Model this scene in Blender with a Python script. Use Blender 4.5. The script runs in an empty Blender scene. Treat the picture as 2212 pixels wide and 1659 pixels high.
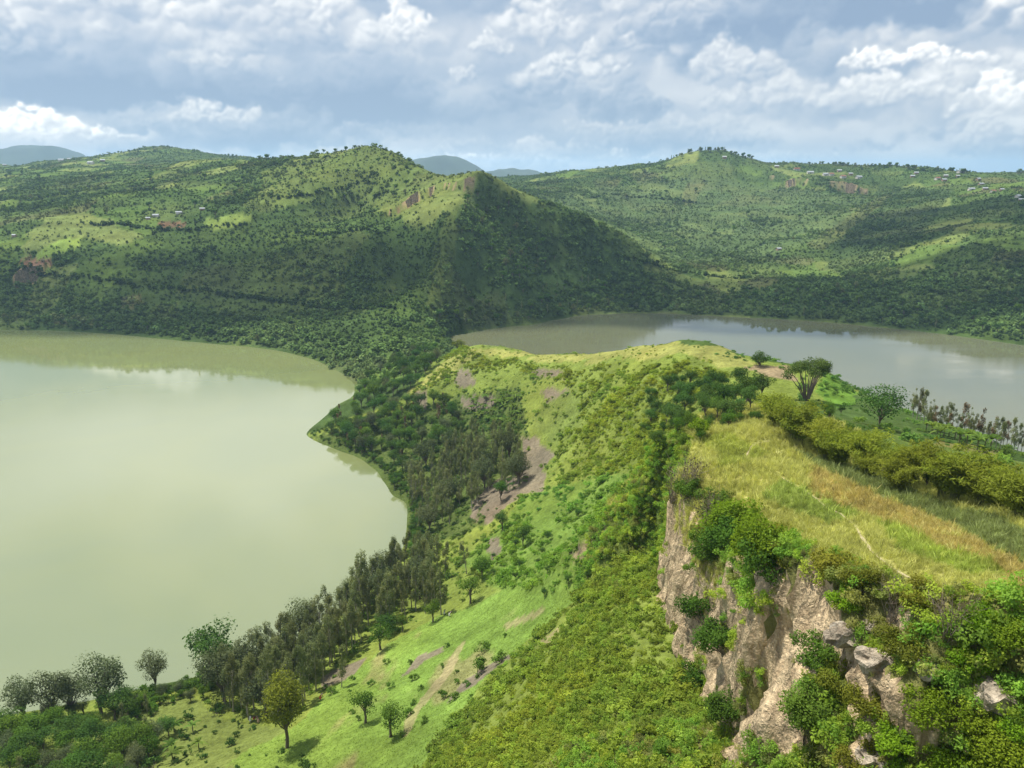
import bpy, bmesh, math, random
import numpy as np
from mathutils import Vector, Matrix, Euler

# ------------------------------------------------------------------ camera, sky, sun, exposure
S = bpy.context.scene
CAMZ = 120.0
PITCH = math.atan((829.5 - 370.0) / 1703.0)
FOC = 1703.0                      # focal length in units of a 2212-wide picture
cam_data = bpy.data.cameras.new('camera')
cam_data.sensor_width = 36.0
cam_data.lens = 36.0 * FOC / 2212.0
cam_data.clip_start = 0.5
cam_data.clip_end = 60000.0
cam = bpy.data.objects.new('camera', cam_data)
S.collection.objects.link(cam)
cam.location = (0, 0, CAMZ)
cam.rotation_euler = (math.pi / 2 - PITCH, 0, 0)
S.camera = cam
S.view_settings.view_transform = 'Standard'
S.view_settings.look = 'None'
S.view_settings.exposure = 0.5
S.view_settings.gamma = 1.0
S.view_settings.use_curve_mapping = False
S.cycles.use_denoising = True
S.cycles.max_bounces = 6
S.cycles.diffuse_bounces = 2
S.cycles.glossy_bounces = 2
S.cycles.transmission_bounces = 3
S.cycles.transparent_max_bounces = 6
S.cycles.volume_bounces = 1
S.cycles.sample_clamp_indirect = 6.0

SUN_TO = Vector((-0.34, 0.24, 0.90)).normalized()      # towards the sun
sun_el = math.asin(SUN_TO.z); sun_az = math.atan2(SUN_TO.x, SUN_TO.y)
sun_data = bpy.data.lights.new('sun', 'SUN')
sun_data.energy = 5.0; sun_data.angle = math.radians(0.9); sun_data.color = (1.0, 0.94, 0.84)
sun = bpy.data.objects.new('sun', sun_data); S.collection.objects.link(sun)
sun.location = (-400, 200, 900)
sun.rotation_euler = (-SUN_TO).to_track_quat('-Z', 'Y').to_euler()

# ------------------------------------------------------------------ node helpers
class NT:
    def __init__(s, tree): s.t = tree; s.n = tree.nodes; s.l = tree.links
    def new(s, typ, **kw):
        n = s.n.new(typ)
        for k, v in kw.items(): setattr(n, k, v)
        return n
    def set(s, sock, v):
        if hasattr(v, 'links'): s.l.new(v, sock)
        elif v is not None: sock.default_value = v
    def math(s, op, a, b=None, c=None, clamp=False):
        n = s.new('ShaderNodeMath', operation=op); n.use_clamp = clamp
        for i, v in enumerate((a, b, c)):
            if v is not None: s.set(n.inputs[i], v)
        return n.outputs[0]
    def vmath(s, op, a, b=None):
        n = s.new('ShaderNodeVectorMath', operation=op); s.set(n.inputs[0], a)
        if b is not None:
            s.set(n.inputs[3 if op == 'SCALE' else 1], b)
        return n.outputs['Value'] if op in ('DOT_PRODUCT', 'LENGTH') else n.outputs[0]
    def mix(s, f, a, b, blend='MIX'):
        n = s.new('ShaderNodeMix', data_type='RGBA', blend_type=blend)
        s.set(n.inputs[0], f); s.set(n.inputs[6], a); s.set(n.inputs[7], b); return n.outputs[2]
    def noise(s, vec, scale, detail=3, rough=.5, dist=0.0, out='Fac'):
        n = s.new('ShaderNodeTexNoise'); s.set(n.inputs['Vector'], vec); n.inputs['Scale'].default_value = scale
        n.inputs['Detail'].default_value = detail; n.inputs['Roughness'].default_value = rough; n.inputs['Distortion'].default_value = dist
        return n.outputs[out]
    def ramp(s, f, a, b, lo=0.0, hi=1.0, smooth=True):
        n = s.new('ShaderNodeMapRange'); n.interpolation_type = 'SMOOTHSTEP' if smooth else 'LINEAR'
        s.set(n.inputs[0], f); n.inputs[1].default_value = a; n.inputs[2].default_value = b
        n.inputs[3].default_value = lo; n.inputs[4].default_value = hi; return n.outputs[0]
def rgb(r, g, b): return (r, g, b, 1.0)

# ------------------------------------------------------------------ cloud field, evaluated on (azimuth, elevation) grids in degrees
def pnoise(x, y, per, seed):
    x0 = np.floor(x).astype(np.int64); y0 = np.floor(y).astype(np.int64); fx = x - x0; fy = y - y0
    u = fx * fx * fx * (fx * (fx * 6 - 15) + 10); v = fy * fy * fy * (fy * (fy * 6 - 15) + 10)
    def g(i, j):
        h = ((x0 + i) % per) * 374761393 + (y0 + j) * 668265263 + seed * 974634777
        h = (h ^ (h >> 13)) * 1274126177 & 0xFFFFFFFF
        a = ((h ^ (h >> 16)) & 0xFFFF) * (2 * np.pi / 65536)
        return np.cos(a) * (fx - i) + np.sin(a) * (fy - j)
    return ((g(0,0)*(1-u)+g(1,0)*u)*(1-v)+(g(0,1)*(1-u)+g(1,1)*u)*v) * 1.5
def pfbm(az, el, cell, asp, o, seed, g=.5, billow=False):
    per = int(round(360 / cell)); x = az / 360 * per; y = el / cell * asp; s = 0; a = 1; t = 0
    for i in range(o):
        n = pnoise(x, y, per, seed + i * 31)
        s = s + a * (np.abs(n) * 2 - .55 if billow else n); t += a; a *= g; x = x * 2; y = y * 2 + 17.3; per *= 2
    return s / t
def _ss(a, b, t):
    t = np.clip((t - a) / (b - a), 0, 1); return t * t * (3 - 2 * t)
BANKS = [(100,245,420,40,-.40), (120,200,200,30,-.10), (830,262,360,40,-.36), (620,205,300,40,-.16), (1780,95,330,62,-.36), (1640,135,200,30,-.14), (980,55,260,38,-.16), (1480,60,160,40,-.06), (2150,330,120,34,-.14), (380,322,190,18,-.20), (1560,318,360,14,-.10), (1420,250,260,18,-.10), (650,70,160,30,-.08),
         (250,45,230,75,.30), (420,130,180,50,.14), (50,285,170,28,.40), (200,308,120,14,.26), (1260,150,260,36,.24), (1960,172,200,16,.30), (2195,70,90,110,.28), (2150,262,150,45,.20), (1240,25,130,40,.24), (1050,350,220,16,.34), (1500,354,420,12,.24), (500,285,130,20,.18), (700,110,140,40,.10), (900,110,90,40,.10), (1540,215,330,26,.12), (1850,240,300,30,.12)]
AZ0, AZ1, EL0, EL1, CW, CH = -46.0, 46.0, -2.0, 16.0, 1440, 282
def bank_tone(az, el):
    tx = 1106 + 1703 * np.tan(np.radians(np.clip(az, -70, 70))) / math.cos(PITCH) * .985; ty = 370 - 1703 * np.tan(np.radians(np.clip(el, -10, 60)))
    t = 0 * az
    for px, py, rx, ry, wt in BANKS:
        t = t + (np.abs(az) < 65) * wt * np.exp(-((tx - px) / rx)**2 - ((ty - py) / ry)**2)
    return t
def to_rgb(o):
    kx = np.array([0, .18, .36, .52, .68, .84, 1.0, 1.4])
    col = np.array([(.28,.38,.525), (.355,.45,.58), (.46,.54,.645), (.575,.63,.70), (.70,.735,.775), (.83,.85,.86), (.96,.96,.955), (1.35,1.34,1.32)])
    o = np.clip(.54 + (o - .52) * 1.7, 0, 1.4); return np.stack([np.interp(o, kx, col[:, i]) for i in range(3)], -1)
def base_tone(az, el):
    wx = pfbm(az, el, 8, 1.0, 3, 11); wy = pfbm(az, el, 8, 1.3, 3, 57)
    return .51 + .26 * pfbm(az + 3 * wx, el + .3 * wy, 15, 5.0, 5, 205, .6) * _ss(7, 1.5, el) + .06 * _ss(4, .5, el) + .22 * pfbm(az, el, 24, 2.0, 4, 3) + .10 * pfbm(az + wx, el + wy, 7, 1.8, 4, 71) + .9 * bank_tone(az + 1.6 * wx, el + .8 * wy) + .50 * np.exp(-((az + 20 + 2 * wx) / 20)**2 - ((el - 18.5 + 2 * wy) / 6.5)**2)
def cloud_view():
    """cloud tones over the sky in front of the camera: heaped puffs, far ones first"""
    rg = np.random.default_rng(7)
    az, el = np.meshgrid(np.linspace(AZ0, AZ1, CW), np.linspace(EL0, EL1, CH))
    T = base_tone(az, el); B0 = T.copy()
    ppd = CW / (AZ1 - AZ0)
    L = np.array([-.42, .80, .42]); L /= np.linalg.norm(L)
    clusters = []
    for lay, (e0, e1, n, w0, w1, asp) in enumerate(((.3, 2.0, 30, 3, 7, .22), (1.5, 4.5, 26, 4, 9, .34), (3.5, 7.5, 24, 6, 13, .42), (6, 11, 22, 8, 16, .5), (9, 15, 18, 9, 18, .5))):
        for i in range(n):
            clusters.append((rg.uniform(e0, e1) + lay * .001, rg.uniform(-48, 48), rg.uniform(w0, w1), asp * rg.uniform(.6, 1.3), 0.0, 1.0))
    def at(px, py): return math.degrees(math.atan((px - 1106) / 1703 * math.cos(PITCH))), math.degrees(math.atan((370 - py) / 1703))
    for px, py, w_, asp, bo, op in ((330,125,10,.5,.20,.9), (310,75,8,.6,.30,1.), (225,92,6,.6,.36,1.), (110,100,4.5,.55,.30,.9), (40,175,7,.45,.12,.8), (520,95,8,.5,.10,.8), (500,190,6,.6,.14,.8), (690,125,6,.7,.12,.85), (880,125,5,.6,.12,.8), (1060,135,2.5,.5,.2,.7), (1005,197,1.6,.9,.18,.6), (1180,120,7,.5,.12,.8), (1250,195,7,.4,.20,.9), (1370,140,5,.5,.18,.8), (1240,60,5,.6,.18,.9), (1430,120,7,.5,.12,.7), (1560,205,6,.5,.12,.7), (1660,255,7,.4,.10,.7), (1750,60,10,.42,-.05,.95), (1620,120,9,.3,-.07,.95), (1900,115,9,.36,-.09,.95), (2050,70,5,.5,.02,.9), (800,235,9,.32,-.05,.8), (620,250,6,.4,.10,.7), (480,285,6,.28,.18,.9), (410,240,2,.28,.2,.8), (1960,182,6.5,.2,.28,1.), (1835,182,2.2,.5,.28,1.), (2010,125,6,.4,.14,.8), (1900,250,8,.3,.12,.7), (2130,335,4.5,.5,.2,.95), (2190,120,5,.9,.24,1.), (2070,338,1.3,.8,.3,1.), (2150,265,5,.5,.14,.8), (60,305,7,.26,.34,1.), (210,314,5,.2,.24,1.), (330,290,1.4,.28,.2,.8), (1350,352,9,.09,.22,.9), (1000,352,7,.10,.28,.9), (1700,352,8,.09,.16,.8), (900,300,8,.14,.08,.6), (1300,300,8,.16,.10,.6)):
        a_, e_ = at(px, py); clusters.append((e_, a_, w_, asp, bo, op))
    clusters.sort(key=lambda c: (c[4] != 0, c[0]))
    for e_, a_, w_, asp, bo, op in clusters:
        bt = float(bank_tone(np.array([a_]), np.array([e_ + .3]))[0])
        hg = w_ * asp; base = .45 + bt * .75 + bo * .50 + rg.uniform(-.09, .09); con = .34 + .9 * max(bt, 0) + .8 * bo + (.0 if bt > -.1 else -.12)
        opac = op * (rg.uniform(.35, .85) if bo == 0 else 1.0) * (1.0 if bt > -.15 else .45)
        n = int(70 * (1 + hg * .12)); P = []
        for i in range(n):
            x = np.clip(rg.normal(0, .42), -1, 1); hm = hg * math.sqrt(max(0, 1 - x * x)) * (.55 + .45 * math.sin(3 * x + a_) ** 2)
            y = hm * rg.uniform(0, 1) ** .8; rr_ = hg * rg.uniform(.07, .30) * (1.15 - .75 * y / max(hg, .01))
            P.append((rr_, x * w_ / 2 * 1.15, y))
        P.sort(reverse=True)
        for rr_, x, y in P:
            cx = (a_ + x - AZ0) * ppd; cy = (e_ + y - EL0) * ppd; R = rr_ * ppd; Rx = R * 1.25
            x0, x1, y0, y1 = int(cx - Rx), int(cx + Rx) + 2, int(cy - R), int(cy + R) + 2
            x0 = max(x0, 0); y0 = max(y0, 0); x1 = min(x1, CW); y1 = min(y1, CH)
            if x1 <= x0 or y1 <= y0: continue
            gx = (np.arange(x0, x1) - cx)[None] / Rx; gy = (np.arange(y0, y1) - cy)[:, None] / R
            q = gx * gx + gy * gy; nz = np.sqrt(np.clip(1 - q, 0, 1))
            dif = gx * L[0] + gy * L[1] + nz * L[2]
            al = _ss(1.0, .25, q) * opac * (.75 if y > .15 * hg else .45)
            tn = base + con * (dif * .75 - .12) + .24 * (y / max(hg, .05) - .45)
            T[y0:y1, x0:x1] = T[y0:y1, x0:x1] * (1 - al) + al * tn
    # ragged edges: drag the picture about with small eddies
    wx = pfbm(az, el, 2.4, 1.2, 5, 401, .62) * 1.0 + pfbm(az, el, .8, 1.2, 3, 455) * .28; wy = pfbm(az, el, 2.4, 1.2, 5, 433, .62) * .75 + pfbm(az, el, .8, 1.2, 3, 477) * .25
    ix = np.clip((np.arange(CW)[None] + wx * ppd * .9).round().astype(int), 0, CW - 1); iy = np.clip((np.arange(CH)[:, None] + wy * ppd * .8).round().astype(int), 0, CH - 1)
    T = T[iy, ix]
    K = np.array([.25, .5, .25]); T = sum(k * np.roll(T, i - 1, 0) for i, k in enumerate(K)); T = sum(k * np.roll(T, i - 1, 1) for i, k in enumerate(K))
    T = T + .025 * pfbm(az, el, 1.6, 1.4, 4, 900, .6)
    # melt into the plain field at the borders of the heaped part
    ed = _ss(0, 4, az - AZ0) * _ss(0, 4, AZ1 - az) * _ss(0, 3, EL1 - el)
    return B0 * (1 - ed) + T * ed

# ------------------------------------------------------------------ world: clear sky behind a broken cloud deck
W = bpy.data.worlds.new('World'); S.world = W; W.use_nodes = True
w = NT(W.node_tree); w.n.clear()
def cloud_image(name, tone, alpha):
    h_, w_ = tone.shape; im = bpy.data.images.new(name, w_, h_, alpha=True, float_buffer=True); im.colorspace_settings.name = 'Non-Color'
    px = np.ones((h_, w_, 4), np.float32); px[..., :3] = to_rgb(tone); px[..., 3] = alpha; im.pixels.foreach_set(px.ravel()); im.update(); return im
_T = cloud_view()
_ed = np.ones((CH, CW)); _ed[:, 0] = _ed[:, -1] = 0; _ed[-1] = 0
_az, _el = np.meshgrid(np.linspace(-180, 180, 721), np.linspace(-2, 90, 185))
_all = base_tone(_az, _el); _all[:, -1] = _all[:, 0]
im_view = cloud_image('clouds_ahead', _T, _ed); im_all = cloud_image('clouds_all_round', _all, np.ones_like(_all))
tc = w.new('ShaderNodeTexCoord'); sx = w.new('ShaderNodeSeparateXYZ'); w.set(sx.inputs[0], tc.outputs['Generated'])
az_ = w.math('MULTIPLY', w.math('ARCTAN2', sx.outputs[0], sx.outputs[1]), 180 / math.pi); el_ = w.math('MULTIPLY', w.math('ARCSINE', sx.outputs[2]), 180 / math.pi)
def cloud_tex(im, a0, a1, e0, e1, ext):
    cx = w.new('ShaderNodeCombineXYZ'); w.set(cx.inputs[0], w.math('DIVIDE', w.math('SUBTRACT', az_, a0), a1 - a0)); w.set(cx.inputs[1], w.math('DIVIDE', w.math('SUBTRACT', el_, e0), e1 - e0))
    t = w.new('ShaderNodeTexImage', image=im, extension=ext, interpolation='Cubic'); w.set(t.inputs[0], cx.outputs[0]); return t
t_all = cloud_tex(im_all, -180, 180, -2, 90, 'EXTEND'); t_view = cloud_tex(im_view, AZ0, AZ1, EL0, EL1, 'CLIP')
sky = w.new('ShaderNodeTexSky', sky_type='NISHITA'); sky.sun_disc = False
sky.sun_elevation = sun_el; sky.sun_rotation = sun_az
cloud = w.mix(t_view.outputs['Alpha'], t_all.outputs[0], t_view.outputs[0])
cloud = w.mix(1.0, cloud, rgb(7.7, 7.7, 7.7), 'MULTIPLY')
mixed = w.mix(.90, sky.outputs[0], cloud)
bg = w.new('ShaderNodeBackground'); w.set(bg.inputs[0], mixed); bg.inputs[1].default_value = 0.10
wo = w.new('ShaderNodeOutputWorld'); w.l.new(bg.outputs[0], wo.inputs[0])
W.cycles.sampling_method = 'MANUAL'; W.cycles.sample_map_resolution = 512
# ------------------------------------------------------------------ terrain model (plan heights in metres above the lakes)
CP, SP = math.cos(PITCH), math.sin(PITCH)
def ray(px, py):
    a = (px - 1106.0) / FOC; b = (829.5 - py) / FOC
    return np.array([a, CP + b * SP, -SP + b * CP])
def PY(px, py, Y):
    d = ray(px, py); return tuple(np.array([0, 0, CAMZ]) + d * (Y / d[1]))
def PZ(px, py, z):
    d = ray(px, py); return tuple(np.array([0, 0, CAMZ]) + d * ((z - CAMZ) / d[2]))
def proj(x, y, z):
    dz = z - CAMZ
    f = np.maximum(y * CP - dz * SP, 1e-3)
    return 1106.0 + FOC * x / f, 829.5 - FOC * (y * SP + dz * CP) / f

def poly_resample(pts, step):
    pts = np.array(pts, float); out = []
    for a, b in zip(pts[:-1], pts[1:]):
        n = max(1, int(np.linalg.norm(b[:2] - a[:2]) / step))
        for i in range(n): out.append(a + (b - a) * i / n)
    out.append(pts[-1]); return np.array(out)

# shorelines (z = 0), lake on the given side
left_far = [PZ(*p, 0) for p in ((-260,705),(-120,708),(0,713),(120,714),(250,722),(400,737),(560,752),(640,766),(715,795),(752,818),(768,840),(762,858))]
left_near = [PZ(*p, 0) for p in ((762,858),(735,872),(715,890),(690,912),(664,938),(690,955),(740,975),(800,1005),(828,1035),(850,1070),(880,1085),(882,1120),(875,1180),(845,1225),(760,1290),(660,1375),(560,1420),(430,1464),(330,1484),(250,1504),(120,1530),(0,1550))]
left_out = [(-150,146,0),(-230,150,0),(-330,190,0),(-430,280,0),(-500,400,0),(-510,520,0)]
right_far = [PZ(*p, 0) for p in ((968,728),(990,722),(1050,712),(1110,704),(1180,694),(1240,683),(1310,679),(1400,677),(1500,680),(1600,685),(1700,690),(1800,697),(1900,707),(2000,717),(2100,730),(2212,746),(2350,765),(2500,800))]
right_out = [(470,430,0),(500,350,0),(450,290,0),(360,270,0),(280,275,0),(215,290,0),(160,310,0),(125,335,0),(92,368,0),(60,405,0),(28,440,0),(-5,480,0),(-32,530,0)]
LEFT = np.array([p[:2] for p in left_far + left_near[1:] + left_out])
RIGHT = np.array([p[:2] for p in right_far + right_out])

def in_poly(x, y, P):
    x = np.asarray(x, float); y = np.asarray(y, float); c = np.zeros(x.shape, bool)
    n = len(P); j = n - 1
    for i in range(n):
        xi, yi = P[i]; xj, yj = P[j]
        if yi != yj:
            c ^= ((yi > y) != (yj > y)) & (x < (xj - xi) * (y - yi) / (yj - yi) + xi)
        j = i
    return c

def shore_ctrl(poly):
    loop = np.vstack([poly, poly[:1]])
    pts = poly_resample(np.c_[loop, np.zeros(len(loop))], 30)[:-1]
    nxt = np.roll(pts, -1, 0); prv = np.roll(pts, 1, 0)
    t = nxt - prv; t /= np.linalg.norm(t[:, :2], axis=1)[:, None] + 1e-9
    n = np.c_[-t[:, 1], t[:, 0]]
    ins = pts[:, :2] + n * 18
    flip = ~in_poly(ins[:, 0], ins[:, 1], poly)
    ins[flip] = pts[flip, :2] - n[flip] * 18
    ok = in_poly(ins[:, 0], ins[:, 1], poly)
    return [tuple(p) for p in np.c_[pts[:, :2], np.full(len(pts), 0.2)]] + [(a, b, -6.0) for a, b in ins[ok]]

common = shore_ctrl(LEFT) + shore_ctrl(RIGHT)
common += [(-250,400,-15),(-150,300,-15),(-350,450,-15),(-150,230,-15),(-300,280,-15),(200,480,-15),(300,420,-15),(100,540,-15),(250,350,-15),(380,380,-15)]
C = common
# ridge between the lakes, from the plateau end to the isthmus
C += [PY(1500,900,165), PY(1560,850,195), PY(1400,830,228), PY(1470,737,262), PY(1540,745,258), PY(1620,785,250), PY(1700,800,235),
      PY(1380,752,292), PY(1310,765,318), PY(1240,769,338), PY(1170,768,362), PY(1100,757,385), PY(1035,744,402), PY(1000,752,404)]
C += [(18,140,58),(26,138,67),(36,140,71),(30,133,73),(45,150,70)]
C += [PZ(950,800,21), PZ(905,845,15), PZ(850,880,9), PZ(780,900,6), PZ(715,918,3), PZ(960,735,4), PZ(930,742,5), PZ(900,765,6), PZ(850,800,4)]
# inner side of the ridge, falling to the left lake
C += [PZ(1000,830,20), PZ(1100,830,30), PZ(1200,830,38), PZ(1300,850,46), PZ(950,900,9), PZ(900,950,4.5), PZ(1050,900,16), PZ(1150,900,27), PZ(1250,900,36), PZ(1350,920,47),
      PZ(1000,980,9), PZ(1080,1000,16), PZ(1150,1000,22), PZ(1250,1000,33), PZ(1350,1000,45), PZ(950,1050,5.5),
      PZ(960,1110,6), PZ(1050,1100,14), PZ(1150,1100,25), PZ(1250,1100,35), PZ(1330,1100,44),
      PZ(940,1200,6), PZ(1000,1200,12), PZ(1100,1200,24), PZ(1200,1200,36), PZ(1300,1200,51),
      PZ(900,1300,6), PZ(1000,1290,15), PZ(1100,1300,28), PZ(1200,1300,40), PZ(1300,1300,56),
      PZ(760,1400,6), PZ(860,1390,12), PZ(1000,1400,25), PZ(1150,1400,41), PZ(1300,1400,60),
      PZ(600,1500,6), PZ(720,1500,13), PZ(860,1500,22), PZ(1000,1500,33), PZ(1150,1500,46), PZ(1300,1500,63),
      PZ(350,1570,6), PZ(500,1600,11), PZ(650,1600,20), PZ(800,1600,28), PZ(1000,1600,41), PZ(1150,1600,51), PZ(1300,1600,66),
      PZ(100,1620,5), PZ(300,1659,10), PZ(0,1659,6), PZ(1000,1700,47), PZ(700,1700,29), PZ(1250,1700,67),(-60,70,33),(-120,90,12),(-150,60,18),(-60,20,60),(-160,0,40),(-260,100,6),(0,-5,112),(0,20,88),(-25,40,66),(-60,-40,90),(-250,-50,60)]
# outer side of the ridge, falling to the right lake
C += [PY(1790,802,220), PY(1850,850,208), PY(1740,862,190), PY(1900,917,160), (78,180,66), (110,190,58), (125,230,40), (150,180,42), (130,130,62), (100,110,70), (160,120,50), (220,180,28), (220,100,40), (300,190,20), (350,80,40), (75,130,73), (90,80,79), (130,50,78), (250,0,60), (100,0,100), (105,260,42), (85,300,38)]
# the hill behind: spine, cliffs, crest
C += [PY(940,690,578), PY(948,650,596), PY(955,600,618), PY(958,560,640), PY(965,510,668), PY(985,460,692), PY(1010,430,712), PY(1040,389,742), PY(1000,398,752),
      PY(960,396,775), PY(925,384,810), PY(890,362,860), PY(850,326,920), PY(800,308,960), PY(740,321,1010), PY(680,335,1080), PY(600,345,1180), PY(530,347,1260), PY(470,347,1330),
      PY(1080,412,748), PY(1110,435,752), PY(1160,462,755), PY(1200,480,757), PY(1260,503,760), PY(1320,525,764), PY(1400,565,768)]
C += [PY(960,400,960), PY(1000,420,960), PY(1050,415,850), PY(900,385,1080), PY(850,362,1180), PY(1100,440,900), PY(1150,460,860), PY(920,392,900), PY(1200,490,850), PY(760,345,1250), PY(1060,440,1150)]
# right flank of the spine down to the right lake
C += [PZ(1020,640,20), PZ(1100,620,28), PZ(1080,540,55), PZ(1180,560,42), PZ(1300,600,22), PZ(1200,640,14), PZ(1320,640,9), PY(1050,470,735)]
# left flank
C += [PZ(900,640,20), PZ(850,600,33), PZ(870,560,47), PZ(800,520,62), PY(850,485,725), PZ(700,560,48), PZ(760,600,34), PZ(700,640,22), PZ(600,640,22), PY(750,470,810), PY(830,430,800),
      PY(880,400,820), PY(700,400,830), PY(780,370,860), PY(700,350,930), PY(800,340,900), PY(600,450,790), PY(600,400,900), PY(500,400,960), PY(500,500,745), PY(600,540,705), PY(450,470,785),
      PZ(500,630,24), PZ(380,630,24), PZ(250,625,25), PZ(120,615,27), PZ(0,610,28), PZ(-200,600,28), PY(400,560,700), PY(300,550,710), PY(200,570,690), PY(110,520,735), PY(60,560,705), PY(0,550,715), PY(190,490,765),
      PY(300,480,780), PY(0,500,770), PY(0,450,900), PY(150,440,900), PY(300,430,880), PY(0,410,1150), PY(150,390,1200), PY(300,380,1200), PY(400,360,1250), PY(0,370,1900), PY(130,350,2100), PY(230,335,2000), PY(340,315,2050), PY(420,328,2000), PY(480,345,1900), PY(0,350,2300), PY(-250,345,2300),PY(-250,450,900),PY(-250,550,715),
      PY(340,350,1750), PY(600,372,1250)]
# rim of the right lake and the dry bowl behind it
C += [PY(1450,600,765), PY(1560,628,742), PY(1680,612,750), PY(1800,620,740), PY(1950,635,680), PY(2100,640,650), PY(2212,650,620),
      PZ(1450,640,9), PZ(1600,655,8), PZ(1800,665,8), PZ(2000,680,8), PZ(2200,705,8),
      PY(1400,540,960), PY(1500,560,930), PY(1650,570,900), PY(1800,575,880), PY(1300,500,1000), PY(1400,480,1200), PY(1550,480,1200), PY(1700,500,1100), PY(1200,450,1150), PY(1250,420,1350), PY(1120,425,1200),
      PY(1550,420,1400), PY(1700,430,1370), PY(1650,385,1500), PY(1750,395,1490), PY(1880,410,1420),
      PY(1100,405,1650), PY(1150,392,1650), PY(1230,372,1660), PY(1330,362,1680), PY(1400,366,1660), PY(1440,352,1630), PY(1490,325,1620), PY(1560,327,1640), PY(1620,340,1650), PY(1680,360,1650), PY(1740,362,1640), PY(1780,354,1640), PY(1850,360,1650), PY(1920,360,1620), PY(2000,362,1560), PY(2060,366,1540), PY(2110,384,1560), PY(2140,393,1650), PY(2180,378,1700), PY(2212,374,1700), PY(2400,380,1600),
      PY(1960,420,1330), PY(2050,430,1150), PY(2200,430,1020), PY(1850,470,1150), PY(1760,520,1010), PY(1650,560,930), PY(1980,470,1080), PY(1930,540,860), PY(1880,590,770), PY(2080,500,820), PY(2000,560,760), PY(2100,560,725), PY(2212,520,745), PY(2212,580,685), PY(2400,600,640), PY(2400,480,800)]
# land beyond the crests, out to the horizon
for a in range(-60, 61, 8):
    for r_, zz in ((2700, 62), (3600, 35), (5500, 12), (9000, -30), (14000, -105)):
        C.append((r_ * math.sin(math.radians(a)), r_ * math.cos(math.radians(a)), zz + 15 * math.sin(a * 1.7 + r_)))
C += [(-900,600,40),(-900,300,40),(-700,100,40),(-700,-100,60),(800,500,40),(800,200,40),(700,0,50),(1200,600,70),(1300,1200,110),(-1400,900,60),(-1500,400,60),(0,-150,120),(300,-150,90),(-300,-200,80)]
# plateau side (top of the cliff) and slope side (foot of the cliff)
TOP = [PZ(1500,955,78), PZ(1560,930,77.5), PZ(1680,905,77), PZ(1600,1000,80), PZ(1700,1000,79), PZ(1800,1000,78), PZ(1640,1080,84), PZ(1800,1100,83), PZ(1720,1175,87.5), PZ(1950,1150,86), PZ(2100,1120,86), PZ(2212,1120,87), PZ(1960,1290,94), PZ(2100,1250,93), PZ(2212,1290,96.5), PZ(1780,1200,90), PZ(1900,1262,92.8), (40,40,96.3), (60,50,94.5), (60,30,97.5), (24,30,97), (18,40,95), (14,60,89.5), (14,90,83.5), (16,110,79), PZ(1440,1030,79.3), (24,126,76.5)]
FOOT = [(20,118,58), (18,104,61.5), (16,90,63), (15,75,65.5), (14,60,69), (12,48,73), (16,36,79), (26,26,84), (40,20,88), (60,12,92), (30,104,61), (30,75,66), (30,50,74), (40,36,84), (60,30,90), (30,122,58)]

class RBF:
    def __init__(s, pts):
        p = np.array(pts, float)
        keep = np.ones(len(p), bool)
        for i in range(len(p)):
            if keep[i]:
                d = np.hypot(p[i+1:, 0] - p[i, 0], p[i+1:, 1] - p[i, 1])
                keep[i+1:][d < 3.0] = False
        p = p[keep]; s.c = p[:, :2] / 100.0; n = len(p)
        K = s.phi(np.hypot(*(s.c[:, None] - s.c[None]).transpose(2, 0, 1)))
        A = np.zeros((n + 3, n + 3)); A[:n, :n] = K + np.eye(n) * 2e-3
        A[:n, n] = 1; A[:n, n+1:] = s.c; A[n:, :n] = A[:n, n:].T
        s.w = np.linalg.solve(A, np.r_[p[:, 2], 0, 0, 0]).astype(np.float32); s.n = n
    @staticmethod
    def phi(r): return -np.power(r, 1.5)
    def __call__(s, x, y):
        x = (np.asarray(x, np.float32) / 100).ravel(); y = (np.asarray(y, np.float32) / 100).ravel()
        out = np.empty(len(x), np.float32); c = s.c.astype(np.float32)
        for i in range(0, len(x), 20000):
            xx = x[i:i+20000]; yy = y[i:i+20000]
            r2 = (xx[:, None] - c[None, :, 0])**2 + (yy[:, None] - c[None, :, 1])**2
            r = np.sqrt(r2); r *= np.sqrt(r)
            out[i:i+20000] = -(r @ s.w[:s.n]) + s.w[s.n] + xx * s.w[s.n+1] + yy * s.w[s.n+2]
        return out

# --- noise
def _hash(ix, iy, iz, seed):
    h = (ix.astype(np.int64) * 374761393 + iy.astype(np.int64) * 668265263 + iz.astype(np.int64) * 2147483647 + seed * 1274126177) & 0xFFFFFFFF
    h = ((h ^ (h >> 13)) * 1274126177) & 0xFFFFFFFF
    return ((h ^ (h >> 16)) & 0xFFFF) / 32767.5 - 1.0
def noise(x, y, z=None, seed=0):
    x = np.asarray(x, float); y = np.asarray(y, float)
    z = np.zeros_like(x) if z is None else np.asarray(z, float)
    x0 = np.floor(x); y0 = np.floor(y); z0 = np.floor(z)
    fx, fy, fz = x - x0, y - y0, z - z0
    sm = lambda t: t * t * t * (t * (t * 6 - 15) + 10)
    u, v, w = sm(fx), sm(fy), sm(fz)
    def c(i, j, k): return _hash(x0 + i, y0 + j, z0 + k, seed)
    def pl(k): return (c(0,0,k)*(1-u)+c(1,0,k)*u)*(1-v)+(c(0,1,k)*(1-u)+c(1,1,k)*u)*v
    if not np.any(fz) and not np.any(z0): return pl(0)
    return pl(0) * (1 - w) + pl(1) * w
def fbm(x, y, z=None, o=4, seed=0, g=0.5):
    s = 0; a = 1; t = 0; f = 1
    for i in range(o):
        s = s + a * noise(np.asarray(x) * f, np.asarray(y) * f, None if z is None else np.asarray(z) * f, seed + i * 17); t += a; a *= g; f *= 2.03
    return s / t
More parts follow.
